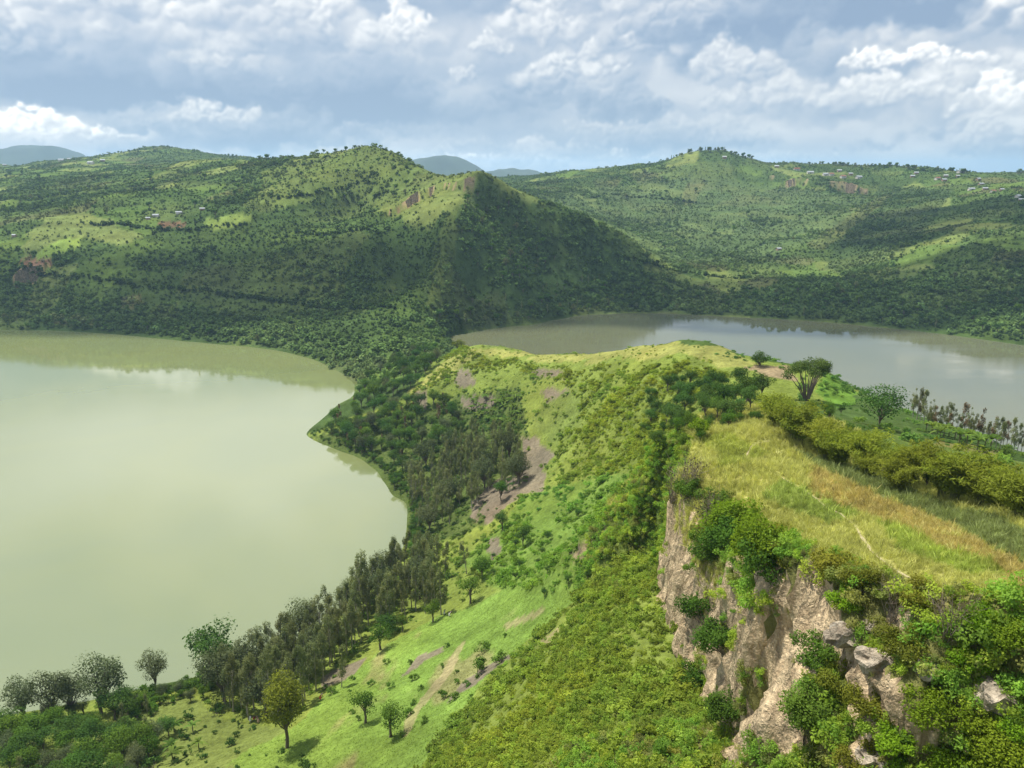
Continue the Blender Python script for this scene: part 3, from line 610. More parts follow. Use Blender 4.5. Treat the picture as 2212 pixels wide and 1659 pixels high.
# blue mountains on the horizon
def mountain(name, prof, Y0, depth, seed):
    prof = np.array(prof, float); n = 160; m = 26
    px = np.linspace(prof[0, 0], prof[-1, 0], n); py = np.interp(px, prof[:, 0], prof[:, 1]) 
    xs = (px - 1106) / FOC * Y0 / CP; zs = CAMZ + (370 - py) / FOC * Y0
    t_ = np.linspace(-1, 1, m)[:, None]; base = -60
    nz = fbm(np.tile(xs / 420, (m, 1)), np.tile(t_ * 4, (1, n)), o=4, seed=seed)
    hh = (zs - base)[None] * np.clip(1 - np.abs(t_) ** 1.25, 0, 1) * (1 + .22 * nz * (np.abs(t_) > .02))
    X = np.tile(xs, (m, 1)) + t_ * 300 * nz; Y = Y0 + t_ * depth + 0 * X; Z = base + hh
    id_ = np.arange(n * m).reshape(m, n); q = np.c_[id_[:-1, :-1].ravel(), id_[:-1, 1:].ravel(), id_[1:, 1:].ravel(), id_[1:, :-1].ravel()]
    link(name, quad_mesh(name, np.c_[X.ravel(), Y.ravel(), Z.ravel()], q, [plain_material(name + '_forest', (.035, .055, .03), 1, 0, .004)], None, True), kind='structure')
mountain('mountain', [(-400,332),(-250,326),(-100,322),(0,319),(60,325),(95,326),(125,317),(160,317),(195,318),(222,331),(260,345),(330,380),(420,400)], 5700, 1000, 5)
mountain('mountain', [(800,400),(860,365),(900,346),(940,344),(975,342),(1000,346),(1035,356),(1055,368),(1080,360),(1110,361),(1140,362),(1165,373),(1200,388),(1300,405)], 5300, 900, 8)

bpy.context.view_layer.update()
from mathutils.bvhtree import BVHTree
_dg = bpy.context.evaluated_depsgraph_get(); BVH = [BVHTree.FromObject(o, _dg) for o in (terrain, cliff, hill_rock)]
def hit(px, py):
    d = Vector(ray(px, py)).normalized()
    best = None
    for bv in BVH:
        loc = bv.ray_cast(Vector((0, 0, CAMZ)), d)[0]
        if loc is not None and (best is None or loc.y < best.y): best = loc
    return best
def ground(x, y):
    best = -1e9
    for bv in BVH:
        loc = bv.ray_cast(Vector((x, y, 900)), Vector((0, 0, -1)))[0]
        if loc is not None: best = max(best, loc.z)
    return best
# ------------------------------------------------------------------ plant builders (each returns plain mesh data)
def unit(v): return v / (np.linalg.norm(v, axis=1)[:, None] + 1e-9)
def leaves(rg, lobes, n, size, shell=.55, droop=0.0, flat=0.0, aspect=.5):
    """n leaf-sized blades spread through the lobes (centre, radii); returns verts, quads, per-vertex tone"""
    c = np.array([l[0] for l in lobes], float); r = np.array([l[1] for l in lobes], float)
    wgt = (r[:, 0] * r[:, 1] * r[:, 2]) ** .7; k = rg.choice(len(lobes), n, p=wgt / wgt.sum())
    d = unit(rg.normal(size=(n, 3))); rad_ = shell + (1 - shell) * rg.random(n) ** .6; rad_ *= 1 + .12 * rg.normal(size=n)
    p = c[k] + d * r[k] * rad_[:, None]
    nor = unit(d * .8 + rg.normal(size=(n, 3)) * .7 + np.array([0, 0, .5 + flat]))
    ax = unit(np.cross(nor, rg.normal(size=(n, 3)))); 
    if droop: ax = unit(ax + np.array([0, 0, -droop]))
    bx = unit(np.cross(nor, ax)); s = size * (.6 + .8 * rg.random(n))[:, None]
    v = np.stack([p - ax * s * .5, p + bx * s * aspect * .5 + ax * s * .05, p + ax * s * .5 + nor * s * .1, p - bx * s * aspect * .5 + ax * s * .05], 1).reshape(-1, 3)
    lobe_tone = rg.random(len(lobes))
    lv = np.repeat(np.clip(rg.random(n) * .6 + lobe_tone[k] * .4, 0, 1), 4)
    return v, np.arange(4 * n).reshape(-1, 4), lv
def tube(pts, radii, sides=6):
    pts = np.array(pts, float); V = []; m = len(pts)
    for i in range(m):
        t = pts[min(i + 1, m - 1)] - pts[max(i - 1, 0)]; t /= np.linalg.norm(t) + 1e-9
        a = np.cross(t, [0.3, .9, .2]); a /= np.linalg.norm(a); b = np.cross(t, a)
        for j in range(sides):
            th = 2 * math.pi * j / sides; V.append(pts[i] + radii[i] * (math.cos(th) * a + math.sin(th) * b))
    q = [(i * sides + j, i * sides + (j + 1) % sides, (i + 1) * sides + (j + 1) % sides, (i + 1) * sides + j) for i in range(m - 1) for j in range(sides)]
    return np.array(V), np.array(q)
def join(parts):
    V, Q, T, o = [], [], [], 0
    for p in parts:
        V.append(p[0]); Q.append(p[1] + o); T.append(p[2] if len(p) > 2 else np.full(len(p[0]), .5)); o += len(p[0])
    return np.vstack(V), np.vstack(Q), np.concatenate(T)
def limb(rg, a, b, r0, r1, n=4, wob=.12):
    a, b = np.array(a, float), np.array(b, float); L = np.linalg.norm(b - a); P = []
    for i in range(n + 1):
        t = i / n; P.append(a + (b - a) * t + (rg.normal(size=3) * wob * L * .25 * math.sin(math.pi * t)))
    return tube(P, np.linspace(r0, r1, n + 1), 5)
def proto(name, trunk, crown, mt, ml, extra=None):
    d = {'trunk': quad_mesh(name + '_trunk', trunk[0], trunk[1], [mt], None, True)} if trunk is not None else {}
    if crown is not None: d['crown'] = quad_mesh(name + '_crown', crown[0], crown[1], [ml], {'lv': crown[2]})
    return d
def euc(seed, ml, n=1000, H=12.0, spread=1.5, lo=.30):
    rg = np.random.default_rng(seed); lean = rg.normal(size=2) * .35
    P = [(lean[0] * t * t, lean[1] * t * t, H * .96 * t) for t in np.linspace(0, 1, 7)]
    parts = [tube(P, np.linspace(.17, .025, 7), 6)]; lobes = []
    for i in range(15):
        t = rg.uniform(lo, 1.0); a = rg.uniform(0, 6.28); w_ = spread * (1 - .55 * abs(t - .55) / .45) * rg.uniform(.35, 1)
        b = np.array([lean[0] * t * t + w_ * math.cos(a), lean[1] * t * t + w_ * math.sin(a), H * t]); z0 = max(.2, t - .16) * H
        parts.append(limb(rg, (lean[0] * t * t, lean[1] * t * t, z0), b, .05, .015, 3)); s_ = rg.uniform(.7, 1.15)
        lobes.append((b, (.62 * s_, .62 * s_, 1.05 * s_)))
    lobes.append(((lean[0], lean[1], H * .98), (.4, .4, .8)))
    v, q, _ = join(parts); return proto('eucalyptus', (v, q), leaves(rg, lobes, n, .42 * (1000 / n) ** .5 + .02, .3, .9, 0, .42), M_PALEBARK, ml)
def broad(seed, ml, n=1100, H=8.0, R=2.7, flat=1.0, trunk_h=.28, size=.42, lob=13):
    rg = np.random.default_rng(seed); parts = [limb(rg, (0, 0, -.2), (rg.normal() * .2, rg.normal() * .2, H * .55), .2, .09, 5)]; lobes = []
    for i in range(lob):
        a = rg.uniform(0, 6.28); rr_ = R * math.sqrt(rg.random()) * .72; z = H * (trunk_h + (1 - trunk_h) * (.28 + .5 * rg.random() * (1 - (rr_ / R) ** 2 * .6)))
        c = np.array([rr_ * math.cos(a), rr_ * math.sin(a), z]); s_ = rg.uniform(.7, 1.2) * R * .46
        lobes.append((c, (s_, s_, s_ * .72 * flat))); parts.append(limb(rg, (0, 0, H * trunk_h * rg.uniform(.7, 1.1)), c, .08, .02, 3))
    v, q, _ = join(parts); return proto('broadleaf', (v, q), leaves(rg, lobes, n, size, .5, 0, .3, .6), M_BARK, ml)
def fan_tree(seed, ml, H=10.0, R=5.2, n=2600):
    rg = np.random.default_rng(seed); parts = []; lobes = []
    for i in range(17):
        a = rg.uniform(0, 6.28); rr_ = R * math.sqrt(rg.random()); z = H * (.93 - .28 * (rr_ / R) ** 2) - rg.uniform(0, 1.4)
        c = np.array([rr_ * math.cos(a), rr_ * math.sin(a), z]); m = c * np.array([.42, .42, .5]); b0 = (math.cos(a) * .25, math.sin(a) * .25, -.2)
        parts += [limb(rg, b0, m, .16, .10, 3), limb(rg, m, c, .10, .03, 3)]; lobes.append((c, (1.4, 1.4, 1.0)))
    v, q, _ = join(parts); return proto('spreading_tree', (v, q), leaves(rg, lobes, n, .30, .3, 0, .5, .6), M_BARK, ml)
def shrub(seed, ml, R=1.6, H=1.9, n=1600, size=.20, lob=12, twigs=True, shell=.35):
    rg = np.random.default_rng(seed); parts = []; lobes = []
    for i in range(lob):
        a = rg.uniform(0, 6.28); rr_ = R * math.sqrt(rg.random()) * .8; z = H * (.30 + .55 * rg.random() * (1 - .5 * (rr_ / R) ** 2))
        c = np.array([rr_ * math.cos(a), rr_ * math.sin(a), z]); s_ = R * rg.uniform(.26, .46); lobes.append((c, (s_, s_, s_ * .8)))
        if twigs: parts.append(limb(rg, (rg.normal() * .1, rg.normal() * .1, -.25), c * 1.05, .035, .008, 3))
    cr = leaves(rg, lobes, n, size, shell, 0, .2, .55); v, q, _ = join(parts) if parts else (None, None, None)
    return proto('shrub', (v, q) if parts else None, cr, M_TWIG, ml)
def dry_shrub(seed, R=1.5, H=2.6, n=260):
    rg = np.random.default_rng(seed); parts = []; lobes = []
    for i in range(34):
        a = rg.uniform(0, 6.28); e = rg.uniform(.1, 1); c = np.array([R * e * math.cos(a), R * e * math.sin(a), H * rg.uniform(.45, 1)]); parts.append(limb(rg, (rg.normal() * .15, rg.normal() * .15, -.3), c, .03, .006, 4, .3))
        for j in range(2): parts.append(limb(rg, c * .7, c + rg.normal(size=3) * .45, .012, .004, 2))
        lobes.append((c, (.3, .3, .3)))
    v, q, _ = join(parts); return proto('dry_shrub', (v, q), leaves(rg, lobes, n, .14, .2), M_TWIG, M_DRY)
def bamboo(seed, H=6.5, R=3.4, culms=30, n=4200):
    rg = np.random.default_rng(seed); parts = []; lobes = []
    for i in range(culms):
        a = rg.uniform(0, 6.28); R_ = R * rg.uniform(.3, 1); h_ = H * rg.uniform(.7, 1.05); P = []
        for t in np.linspace(0, 1, 7): P.append((math.cos(a) * (.3 + R_ * t ** 2.2), math.sin(a) * (.3 + R_ * t ** 2.2), h_ * (1.25 * t - .38 * t ** 3) - .2))
        parts.append(tube(P, np.linspace(.05, .012, 7), 5))
        for j in (2, 3, 4, 5, 6): lobes.append((np.array(P[j]), (.85, .85, .45)))
    v, q, _ = join(parts); return proto('bamboo', (v, q), leaves(rg, lobes, n, .50, .1, .6, .3, .24), plain_material('bamboo_culm', (.16, .17, .05)), M_BAMBOO)
def banana(seed, H=3.2, nl=9):
    rg = np.random.default_rng(seed); st = tube([(0, 0, -.2), (.03, 0, H * .3), (0, .03, H * .55)], [.14, .11, .07], 6); V, Q, T, o = [], [], [], 0
    for i in range(nl):
        a = i * 2.4 + rg.uniform(-.3, .3); L = H * rg.uniform(.6, .8); el_ = rg.uniform(.5, 1.25); wv_ = .26 * rg.uniform(.8, 1.2); d = np.array([math.cos(a), math.sin(a), 0]); s_ = np.array([-d[1], d[0], 0]); tone = rg.random()
        for k in range(7):
            t = k / 6; x = L * t * math.cos(el_) * (1 + .25 * t); z = H * .52 + L * t * math.sin(el_) - L * .62 * t * t; w_ = wv_ * math.sin(math.pi * min(1, .12 + t * .86)) ** .6
            c = d * x + np.array([0, 0, z]); V += [c - s_ * w_ + (0, 0, .06), c - (0, 0, .04), c + s_ * w_ + (0, 0, .06)]; T += [tone] * 3
            if k < 6: Q += [(o + 3 * k, o + 3 * k + 1, o + 3 * k + 4, o + 3 * k + 3), (o + 3 * k + 1, o + 3 * k + 2, o + 3 * k + 5, o + 3 * k + 4)]
        o += 21
    return {'stem': quad_mesh('banana_stem', st[0], st[1], [plain_material('banana_stalk', (.14, .15, .06))], None, True), 'fronds': quad_mesh('banana_fronds', np.array(V), np.array(Q), [M_BANANA], {'lv': np.array(T)}, True)}
def tuft(seed, n=26, H=.75, R=.28, w_=.02):
    rg = np.random.default_rng(seed); a = rg.uniform(0, 6.28, n); r_ = R * rg.random(n); h_ = H * rg.uniform(.5, 1.1, n); b = np.c_[r_ * np.cos(a), r_ * np.sin(a), 0 * a - .05]; l_ = rg.normal(size=(n, 2)) * .28 * H
    s_ = np.c_[-np.sin(a), np.cos(a), 0 * a] * w_; m = b + np.c_[l_ * .35, h_ * .6]; t = b + np.c_[l_, h_]
    v = np.stack([b - s_, b + s_, m + s_ * .8, m - s_ * .8, t + s_ * .2, t - s_ * .2], 1).reshape(-1, 3); i = np.arange(n)[:, None] * 6
    q = np.vstack([i + np.array([[0, 1, 2, 3]]), i + np.array([[3, 2, 4, 5]])]); return v, q, np.repeat(rg.random(n), 6)

# ------------------------------------------------------------------ scatter of uncountable growth: points carry scale, turn, tint; shapes are instanced
def shape_pool(name, metas):
    c = bpy.data.collections.new(name)
    for i, me in enumerate(metas): c.objects.link(bpy.data.objects.new('%s_shape' % name, me))
    return c
def scatter(name, pts, scl, tint, pool, npool, label, cat, tilt=.15):
    n = len(pts); me = bpy.data.meshes.new(name); me.vertices.add(n); me.vertices.foreach_set('co', np.ascontiguousarray(pts, np.float32).ravel())
    def at(nm, typ, key, a): x = me.attributes.new(nm, typ, 'POINT'); x.data.foreach_set(key, np.ascontiguousarray(a).ravel())
    at('scl', 'FLOAT', 'value', np.asarray(scl, np.float32)); at('vid', 'INT', 'value', RNG.integers(0, npool, n).astype(np.int32))
    at('rot', 'FLOAT_VECTOR', 'vector', np.c_[RNG.normal(0, tilt, n), RNG.normal(0, tilt, n), RNG.uniform(0, 6.28, n)].astype(np.float32))
    at('tint', 'FLOAT_COLOR', 'color', np.c_[tint, np.ones(n)].astype(np.float32))
    o = link(name, me, label=label, cat=cat, kind='stuff')
    g = bpy.data.node_groups.new(name, 'GeometryNodeTree'); g.interface.new_socket('Geometry', in_out='INPUT', socket_type='NodeSocketGeometry'); g.interface.new_socket('Geometry', in_out='OUTPUT', socket_type='NodeSocketGeometry')
    N = g.nodes; L = g.links; gi = N.new('NodeGroupInput'); go = N.new('NodeGroupOutput'); m2p = N.new('GeometryNodeMeshToPoints'); iop = N.new('GeometryNodeInstanceOnPoints'); ci = N.new('GeometryNodeCollectionInfo')
    ci.inputs['Collection'].default_value = pool; ci.inputs['Separate Children'].default_value = True; ci.inputs['Reset Children'].default_value = True
    def named(nm, typ): x = N.new('GeometryNodeInputNamedAttribute'); x.data_type = typ; x.inputs['Name'].default_value = nm; return x.outputs['Attribute']
    L.new(gi.outputs[0], m2p.inputs[0]); L.new(m2p.outputs[0], iop.inputs['Points']); L.new(ci.outputs[0], iop.inputs['Instance']); iop.inputs['Pick Instance'].default_value = True
    L.new(named('vid', 'INT'), iop.inputs['Instance Index']); L.new(named('rot', 'FLOAT_VECTOR'), iop.inputs['Rotation']); L.new(named('scl', 'FLOAT'), iop.inputs['Scale']); L.new(iop.outputs[0], go.inputs[0])
    md = o.modifiers.new('scatter', 'NODES'); md.node_group = g; return o
# visible quads of the sheet (a margin of a few metres kept), for scattering
rrz = (TZ + 9 - CAMZ) / R_; run = np.maximum.accumulate(np.where(R_ > 75, (TZ - CAMZ) / R_, -9), 0); VIS = (rrz >= run).ravel() & (PU > -220) & (PU < 2430) & (PV < 1850) & (VZ > .25)
QC = V3[QUADS].mean(1); QVIS = VIS[QUADS].all(1)
e1 = V3[QUADS[:, 1]] - V3[QUADS[:, 0]]; e2 = V3[QUADS[:, 3]] - V3[QUADS[:, 0]]; QA = np.linalg.norm(np.cross(e1, e2), axis=1)
QI = QUADS[:, 0]
def sow(density, n_max=10**9):
    """random points on the sheet, density per square metre given per vertex"""
    lam = density[QI] * QA * QVIS; n = int(min(lam.sum(), n_max)); p = np.cumsum(lam); k = np.searchsorted(p, RNG.random(n) * p[-1])
    a, b = RNG.random(n)[:, None], RNG.random(n)[:, None]; q = QUADS[k]
    pts = (V3[q[:, 0]] * (1 - a) + V3[q[:, 1]] * a) * (1 - b) + (V3[q[:, 3]] * (1 - a) + V3[q[:, 2]] * a) * b
    return pts, QI[k]

# --- low growth on the far hills
def clump(seed, n, lob, size, H=1.0, tall=1.0):
    rg = np.random.default_rng(seed); L = []
    for i in range(lob):
        d = rg.normal(size=3) * .22; L.append((np.array([d[0], d[1], .45 * tall + d[2] * tall]), (.34, .34, .32 * tall)))
    return leaves(rg, L, n, size, .5, 0, .8, .7)
far_shapes = [quad_mesh('far_clump', *(lambda c: (c[0], c[1], [M_FAR], {'lv': c[2]}))(clump(s_, 70, 5, .42, 1.0, tl))) for s_, tl in ((1, 1.0), (2, .85), (3, 1.25), (4, 1.0))]
pool_far = shape_pool('hill_growth', far_shapes)
farm = (VR > 420) & (VR < 2400) & (VZ > .6)
WD = np.clip(fbm(VX / 70, VY / 70, o=4, seed=91) * 1.6 + .25, 0, 1)
dens = farm * (.0035 + .040 * WD ** 1.6) * np.clip(900 / VR, .45, 1.5)
green_far = ALB.mean(1)
belt = zone([(0,640),(250,650),(640,700),(800,740),(960,690),(900,860),(770,860),(640,770),(0,725)], 420, 800) | zone([(1360,580),(1560,635),(1800,610),(2240,600),(2240,760),(1800,700),(1290,685),(1000,725),(980,690),(1200,640)], 560, 1000) | zone([(985,450),(1060,410),(1130,460),(1200,540),(1160,620),(1060,620),(1000,560)], 600, 800)
dens = np.where(belt, dens * 1.2 + .035, dens)
opened = (ALB[:, 1] > .125) & farm
dens = np.where(opened, dens * .18, dens); dens = np.where(hr > .4, dens * .8, dens)
pts, ix = sow(dens * 2.2, 110000)
sc = RNG.lognormal(math.log(1.45), .5, len(pts)); sc = np.where(belt[ix], sc * 1.25, sc * (.75 + .55 * WD[ix])); sc = np.clip(sc, .8, 6)
tn = np.array([.056, .096, .026]) * (1 + .35 * RNG.normal(size=len(pts)).clip(-1.5, 1.5))[:, None]; flank = zone([(985,450),(1060,410),(1130,460),(1300,540),(1380,590),(1200,650),(1000,680)], 560, 800); tn = np.where(belt[ix][:, None], tn * .92, tn); tn = np.where(flank[ix][:, None], tn * 1.7, tn); gr = fbm(VX / 55, VY / 55, o=3, seed=111)[ix]; tn = np.where((gr > .18)[:, None], tn * np.array([1.75, 1.65, 1.9]), tn * (1 + .5 * gr)[:, None]); tn = (tn * .40 + ALB[ix] * .80) * 1.4  # flank tint raised to offset the shading there, light put into the colour
scatter('hillside_growth', pts, sc, tn.clip(.01, .3), pool_far, 4, 'dense low trees and scrub covering the far hillsides', 'scrub')

pts, ix = sow(farm * np.where(opened, .012, .05) * np.clip(900 / VR, .4, 1.4) * (hr < .4), 70000)
scatter('hillside_scrub', pts, RNG.lognormal(math.log(1.2), .35, len(pts)).clip(.6, 2.5), (ALB[ix] * 1.25 * (1 + .3 * RNG.normal(size=len(pts)).clip(-1.5, 1.5))[:, None]).clip(.01, .3), pool_far, 4, 'low scrub and crops speckling the far hillsides', 'scrub')
HEDGES = [[(0,586),(150,597),(300,620),(450,628),(560,648),(700,655),(850,668)], [(520,640),(620,655),(760,668)], [(180,480),(300,492),(420,496),(540,485)], [(600,430),(700,415),(820,370)], [(1240,520),(1400,570),(1500,590),(1620,600)], [(1300,420),(1420,430),(1520,440)], [(0,430),(160,420),(330,410)], [(640,500),(760,500),(830,505)]]
hp = []
for L_ in HEDGES:
    a_ = np.array([hit(*p_)[:] for p_ in L_ if hit(*p_) is not None and hit(*p_).y < 2000])
    if len(a_) > 1: hp.append(poly_resample(a_, 2.6))
hp = np.vstack(hp); hp[:, :2] += RNG.normal(size=(len(hp), 2)) * 1.3; hp[:, 2] = [ground(x, y) for x, y in hp[:, :2]]
scatter('hedgerow_growth', hp, RNG.lognormal(math.log(2.6), .3, len(hp)).clip(1.4, 5), np.tile([.038, .070, .020], (len(hp), 1)) * (1 + .25 * RNG.normal(size=(len(hp), 1)).clip(-1.5, 1.5)), pool_far, 4, 'dark hedgerows running along the tracks on the far hillsides', 'hedge')
# --- blanket of bushes on the ridge slopes
bush_shapes = []
for s_ in range(4):
    rg = np.random.default_rng(300 + s_); L = [(np.array([rg.normal() * .32, rg.normal() * .32, .25 + .25 * rg.random()]), (.30, .30, .24)) for i in range(9)]
    c = leaves(rg, L, 230, .20, .45, 0, .3, .6); bush_shapes.append(quad_mesh('bush_clump', c[0], c[1], [M_BUSH], {'lv': c[2]}))
pool_bush = shape_pool('slope_bushes', bush_shapes)
soil = (ALB[:, 0] > ALB[:, 1] * .98)
slope_zone = zone([(960,735),(1030,742),(1240,766),(1470,733),(1600,790),(1480,900),(1440,1040),(1430,1270),(1560,1480),(1610,1720),(860,1720),(1000,1540),(1120,1410),(1240,1300),(1330,1150),(1210,1080),(1200,960),(1260,930),(1240,850),(1120,800),(960,830),(880,860),(960,790)], 45, 430)
mid_zone = zone([(1180,1050),(1330,1030),(1430,1060),(1420,1120),(1330,1150),(1240,1290),(1080,1270),(1000,1230),(1060,1150)], 60, 300)
shore_zone = zone([(880,880),(1120,840),(1150,950),(1130,1060),(1050,1130),(900,1200),(860,1100),(660,940)], 100, 430)
pk = sstep(-.22, .22, fbm(VX / 9, VY / 9, o=3, seed=96)); crest = zone([(1000,740),(1240,756),(1470,724),(1560,735),(1660,785),(1600,815),(1540,800),(1470,790),(1380,800),(1240,800),(1040,775)], 150, 430)
dens = np.where(slope_zone, 1.7 * (.25 + .75 * pk), 0) * np.clip(120 / VR, .4, 1.6); dens = np.where(crest, dens * .10, dens); dens = np.where(mid_zone, .45 * pk, dens); dens = np.where(shore_zone, .22, dens)
outer_zone = (VX > 50) & (VX < 330) & (VY > 40) & (VY < 300) & (VZ > 6) & (VR < 330) & (d_ > 12); dens = np.where(outer_zone & ~slope_zone, .045 * (.2 + pk) * np.where(ALB[:, 1] > .17, .35, 1), dens)
open_ = zone([(150,1720),(220,1560),(400,1495),(480,1560),(640,1540),(760,1440),(830,1395),(950,1325),(1100,1270),(1240,1290),(1120,1400),(1000,1530),(880,1720)], 40, 300); base_ = inner & (dens < .05) & ~open_; dens = np.where(base_, .10 * (.3 + pk), dens); dens = np.where(soil & ~crest, dens * .10, dens); dens = np.where(rk > .5, 0, dens)
pts, ix = sow(dens, 46000)
sc = RNG.lognormal(math.log(.86), .42, len(pts)).clip(.3, 2.4) * np.clip(VR[ix] / 130, .8, 1.12); sc = np.where(crest[ix], sc * .6, sc)
hue = fbm(VX / 16, VY / 16, o=3, seed=97)[ix]
tn = np.c_[1 + .28 * hue, 1 + .10 * hue, 1 - .2 * hue]; tn = np.where(base_[ix][:, None], tn * np.array([.8, .9, 1.2]), tn); tn = np.where(mid_zone[ix][:, None], tn * np.array([.74, .98, 1.1]), tn); tn = np.where((outer_zone & ~slope_zone)[ix][:, None], tn * np.array([.62, .82, 1.2]), tn); tn = np.where(shore_zone[ix][:, None], tn * np.array([.5, .62, 1.1]), tn); tn *= (1 + .14 * RNG.normal(size=len(pts)))[:, None]
scatter('slope_undergrowth', pts, sc, tn.clip(.2, 1.7), pool_bush, 4, 'yellow-green undergrowth blanketing the slope between the cliff and the lake', 'undergrowth')

# --- growth clinging to the crag and the rock face
crag_shapes = []
for s_ in range(3):
    rg = np.random.default_rng(340 + s_); L = [(np.array([rg.normal() * .32, rg.normal() * .32, .2 + .3 * rg.random()]), (.26, .26, .22)) for i in range(11)]
    c = leaves(rg, L, 620, .11, .35, 0, .3, .55); crag_shapes.append(quad_mesh('crag_clump', c[0], c[1], [M_BUSH], {'lv': c[2]}))
pool_crag = shape_pool('crag_bushes', crag_shapes)
colm = np.zeros(len(VX)); colm[NB] = fbm(VX[NB] / 6, VY[NB] / 6, VZ[NB] / 20, 3, 98)
dens = np.where((rk > .5) & (VY > 58) & (VY < 112), np.where(VY > 82, .7, .8) * sstep(.20, .36, colm + .14 * np.clip((VZ - 74) / 8, -1, 1)), 0)
dens = np.where((VY < 66) & (VX > 4) & (VX < 90) & (d_ < .5) & (d_ > -22) & (rk < .5), 1.3, dens)
dens = np.where((VY > 102) & (VY < 138) & (np.abs(d_) < 9) & (VS > .8) & (rk < .5), 1.6, dens)
pts, ix = sow(dens, 11000)
sc = RNG.lognormal(math.log(1.0), .4, len(pts)).clip(.35, 2.2); k_ = RNG.random(len(pts))[:, None]
tn = np.where(k_ < .5, np.array([.75, .95, 1.0]), np.where(k_ < .8, np.array([1.1, 1.1, 1.0]), np.array([.9, .75, 1.6]))) * 1.2 * (1 + .15 * RNG.normal(size=len(pts)))[:, None]
scatter('crag_growth', pts, sc, tn.clip(.2, 1.8), pool_crag, 3, 'low bushes and creepers clinging to the crag and rock face', 'undergrowth', .4)
# --- grass
PATH_XY = np.array([hit(u, v_)[:2] for u, v_ in PATHPX])
def off_path(x, y):
    best = np.full(np.shape(x), 1e9)
    for a, b in zip(PATH_XY[:-1], PATH_XY[1:]):
        d = b - a; t = np.clip(((x - a[0]) * d[0] + (y - a[1]) * d[1]) / (d @ d), 0, 1); best = np.minimum(best, np.hypot(x - a[0] - t * d[0], y - a[1] - t * d[1]))
    return best
pool_grass = shape_pool('grass_tufts', [quad_mesh('grass_tuft', *(lambda c: (c[0], c[1], [M_GRASS], {'lv': c[2]}))(tuft(400 + s_))) for s_ in range(4)])
dens = np.where(plat & (VR < 175), np.clip(10 * (70 / np.maximum(VR, 40)), 4, 15), 0)
bright_meadow = zone([(430,1720),(500,1585),(640,1565),(760,1450),(830,1400),(950,1330),(1100,1270),(1240,1290),(1120,1400),(1000,1530),(880,1720)], 40, 300)
crag = (VY < 70) & (VX > 8) & (VX < 80) & (d_ < 0) & (d_ > -22)
dens = np.where(crag & ~(rk > .6), 3.0, dens)
pts, ix = sow(dens, 90000); k_ = off_path(pts[:, 0], pts[:, 1]) > .32; pts, ix = pts[k_], ix[k_]
sc = RNG.lognormal(math.log(.55), .3, len(pts)).clip(.25, 1.3) * np.clip(VR[ix] / 60, .8, 1.7)
tn = ALB[ix] * 1.75 * (1 + .2 * RNG.normal(size=len(pts)))[:, None]
scatter('ridge_grass', pts, sc, tn.clip(.01, .6), pool_grass, 4, 'tall dry yellow and reddish grass on the ridge top above the cliff', 'grass', .25)
dens = np.where(bright_meadow & ~soil, 2.6, 0.0) * np.clip(150 / VR, .4, 1.5); dens = np.where(zone([(150,1720),(220,1560),(400,1495),(480,1560),(640,1565),(540,1620),(430,1720)], 40, 300), 1.0, dens)
pts, ix = sow(dens, 26000)
scatter('meadow_grass', pts, RNG.uniform(.12, .32, len(pts)), (ALB[ix] * np.array([1.45, 1.4, 1.15]) * (1 + .12 * RNG.normal(size=len(pts)))[:, None]).clip(.01, .5), pool_grass, 4, 'short bright green grass of the meadow above the grove', 'grass')
# ------------------------------------------------------------------ individual plants
def plant(name, pr, loc, scale, label, cat, group=None, rz=None, tilt=.03):
    e = bpy.data.objects.new(name, None); COL.objects.link(e); e.empty_display_size = .5; e.location = loc
    e.rotation_euler = (RNG.normal() * tilt, RNG.normal() * tilt, RNG.uniform(0, 6.28) if rz is None else rz)
    e.scale = scale if hasattr(scale, '__len__') else (scale, scale, scale)
    e['label'] = label; e['category'] = cat
    if group: e['group'] = group
    for k, me in pr.items():
        o = bpy.data.objects.new(k, me); COL.objects.link(o); o.parent = e
    return e
_TOP = {}
def top_of(pr):
    k = id(pr)
    if k not in _TOP:
        m = 0
        for me in pr.values():
            a = np.empty(len(me.vertices) * 3, np.float32); me.vertices.foreach_get('co', a); m = max(m, float(a[2::3].max()))
        _TOP[k] = m
    return _TOP[k]
def px_m(loc, px): return px * (loc[1] * CP - (loc[2] - CAMZ) * SP) / FOC * math.hypot(loc[1], CAMZ - loc[2]) / max(loc[1], 1)        # picture units to metres at that place
def spots(poly, n, mind, y0=0, y1=1e5, sc=1.0, zmin=.5, force=None):
    """up to n ground points inside a region given on the slope as seen, at least mind metres apart"""
    poly = np.array(poly, float); lo, hi = poly.min(0), poly.max(0); got = []; tries = 0
    while len(got) < n and tries < n * 60:
        tries += 1; u, v = RNG.uniform(lo[0], hi[0]), RNG.uniform(lo[1], hi[1])
        if not in_poly(np.array([u]), np.array([v]), poly)[0]: continue
        p = hit(u, v)
        if p is None or p.z < zmin or p.y < y0 or p.y > y1: continue
        if any((p.x - g.x) ** 2 + (p.y - g.y) ** 2 < mind * mind for g in got): continue
        got.append(p)
    return got
EUC = [euc(s_, M_EUC, 1900, 12, sp_) for s_, sp_ in ((1, 1.5), (2, 1.8), (3, 1.3), (5, 1.6))] + [euc(4, M_EUC, 1600, 12, 1.1, .22)]
EUCB = [euc(8, M_EUCB, 800, 12, 1.3), euc(9, M_EUCB, 600, 12, 1.1)]
GREY = [broad(s_, leaf_material('grey_green_leaf', (.058, .084, .036), (.140, .168, .080), .3), 3200, 8, 2.6, 1.15, .2, .22, 17) for s_ in (21, 22)]
DARK = [broad(s_, M_DARK, 2400, 8, 2.9, 1.0, .28, .30, 15) for s_ in (31, 32, 33)]
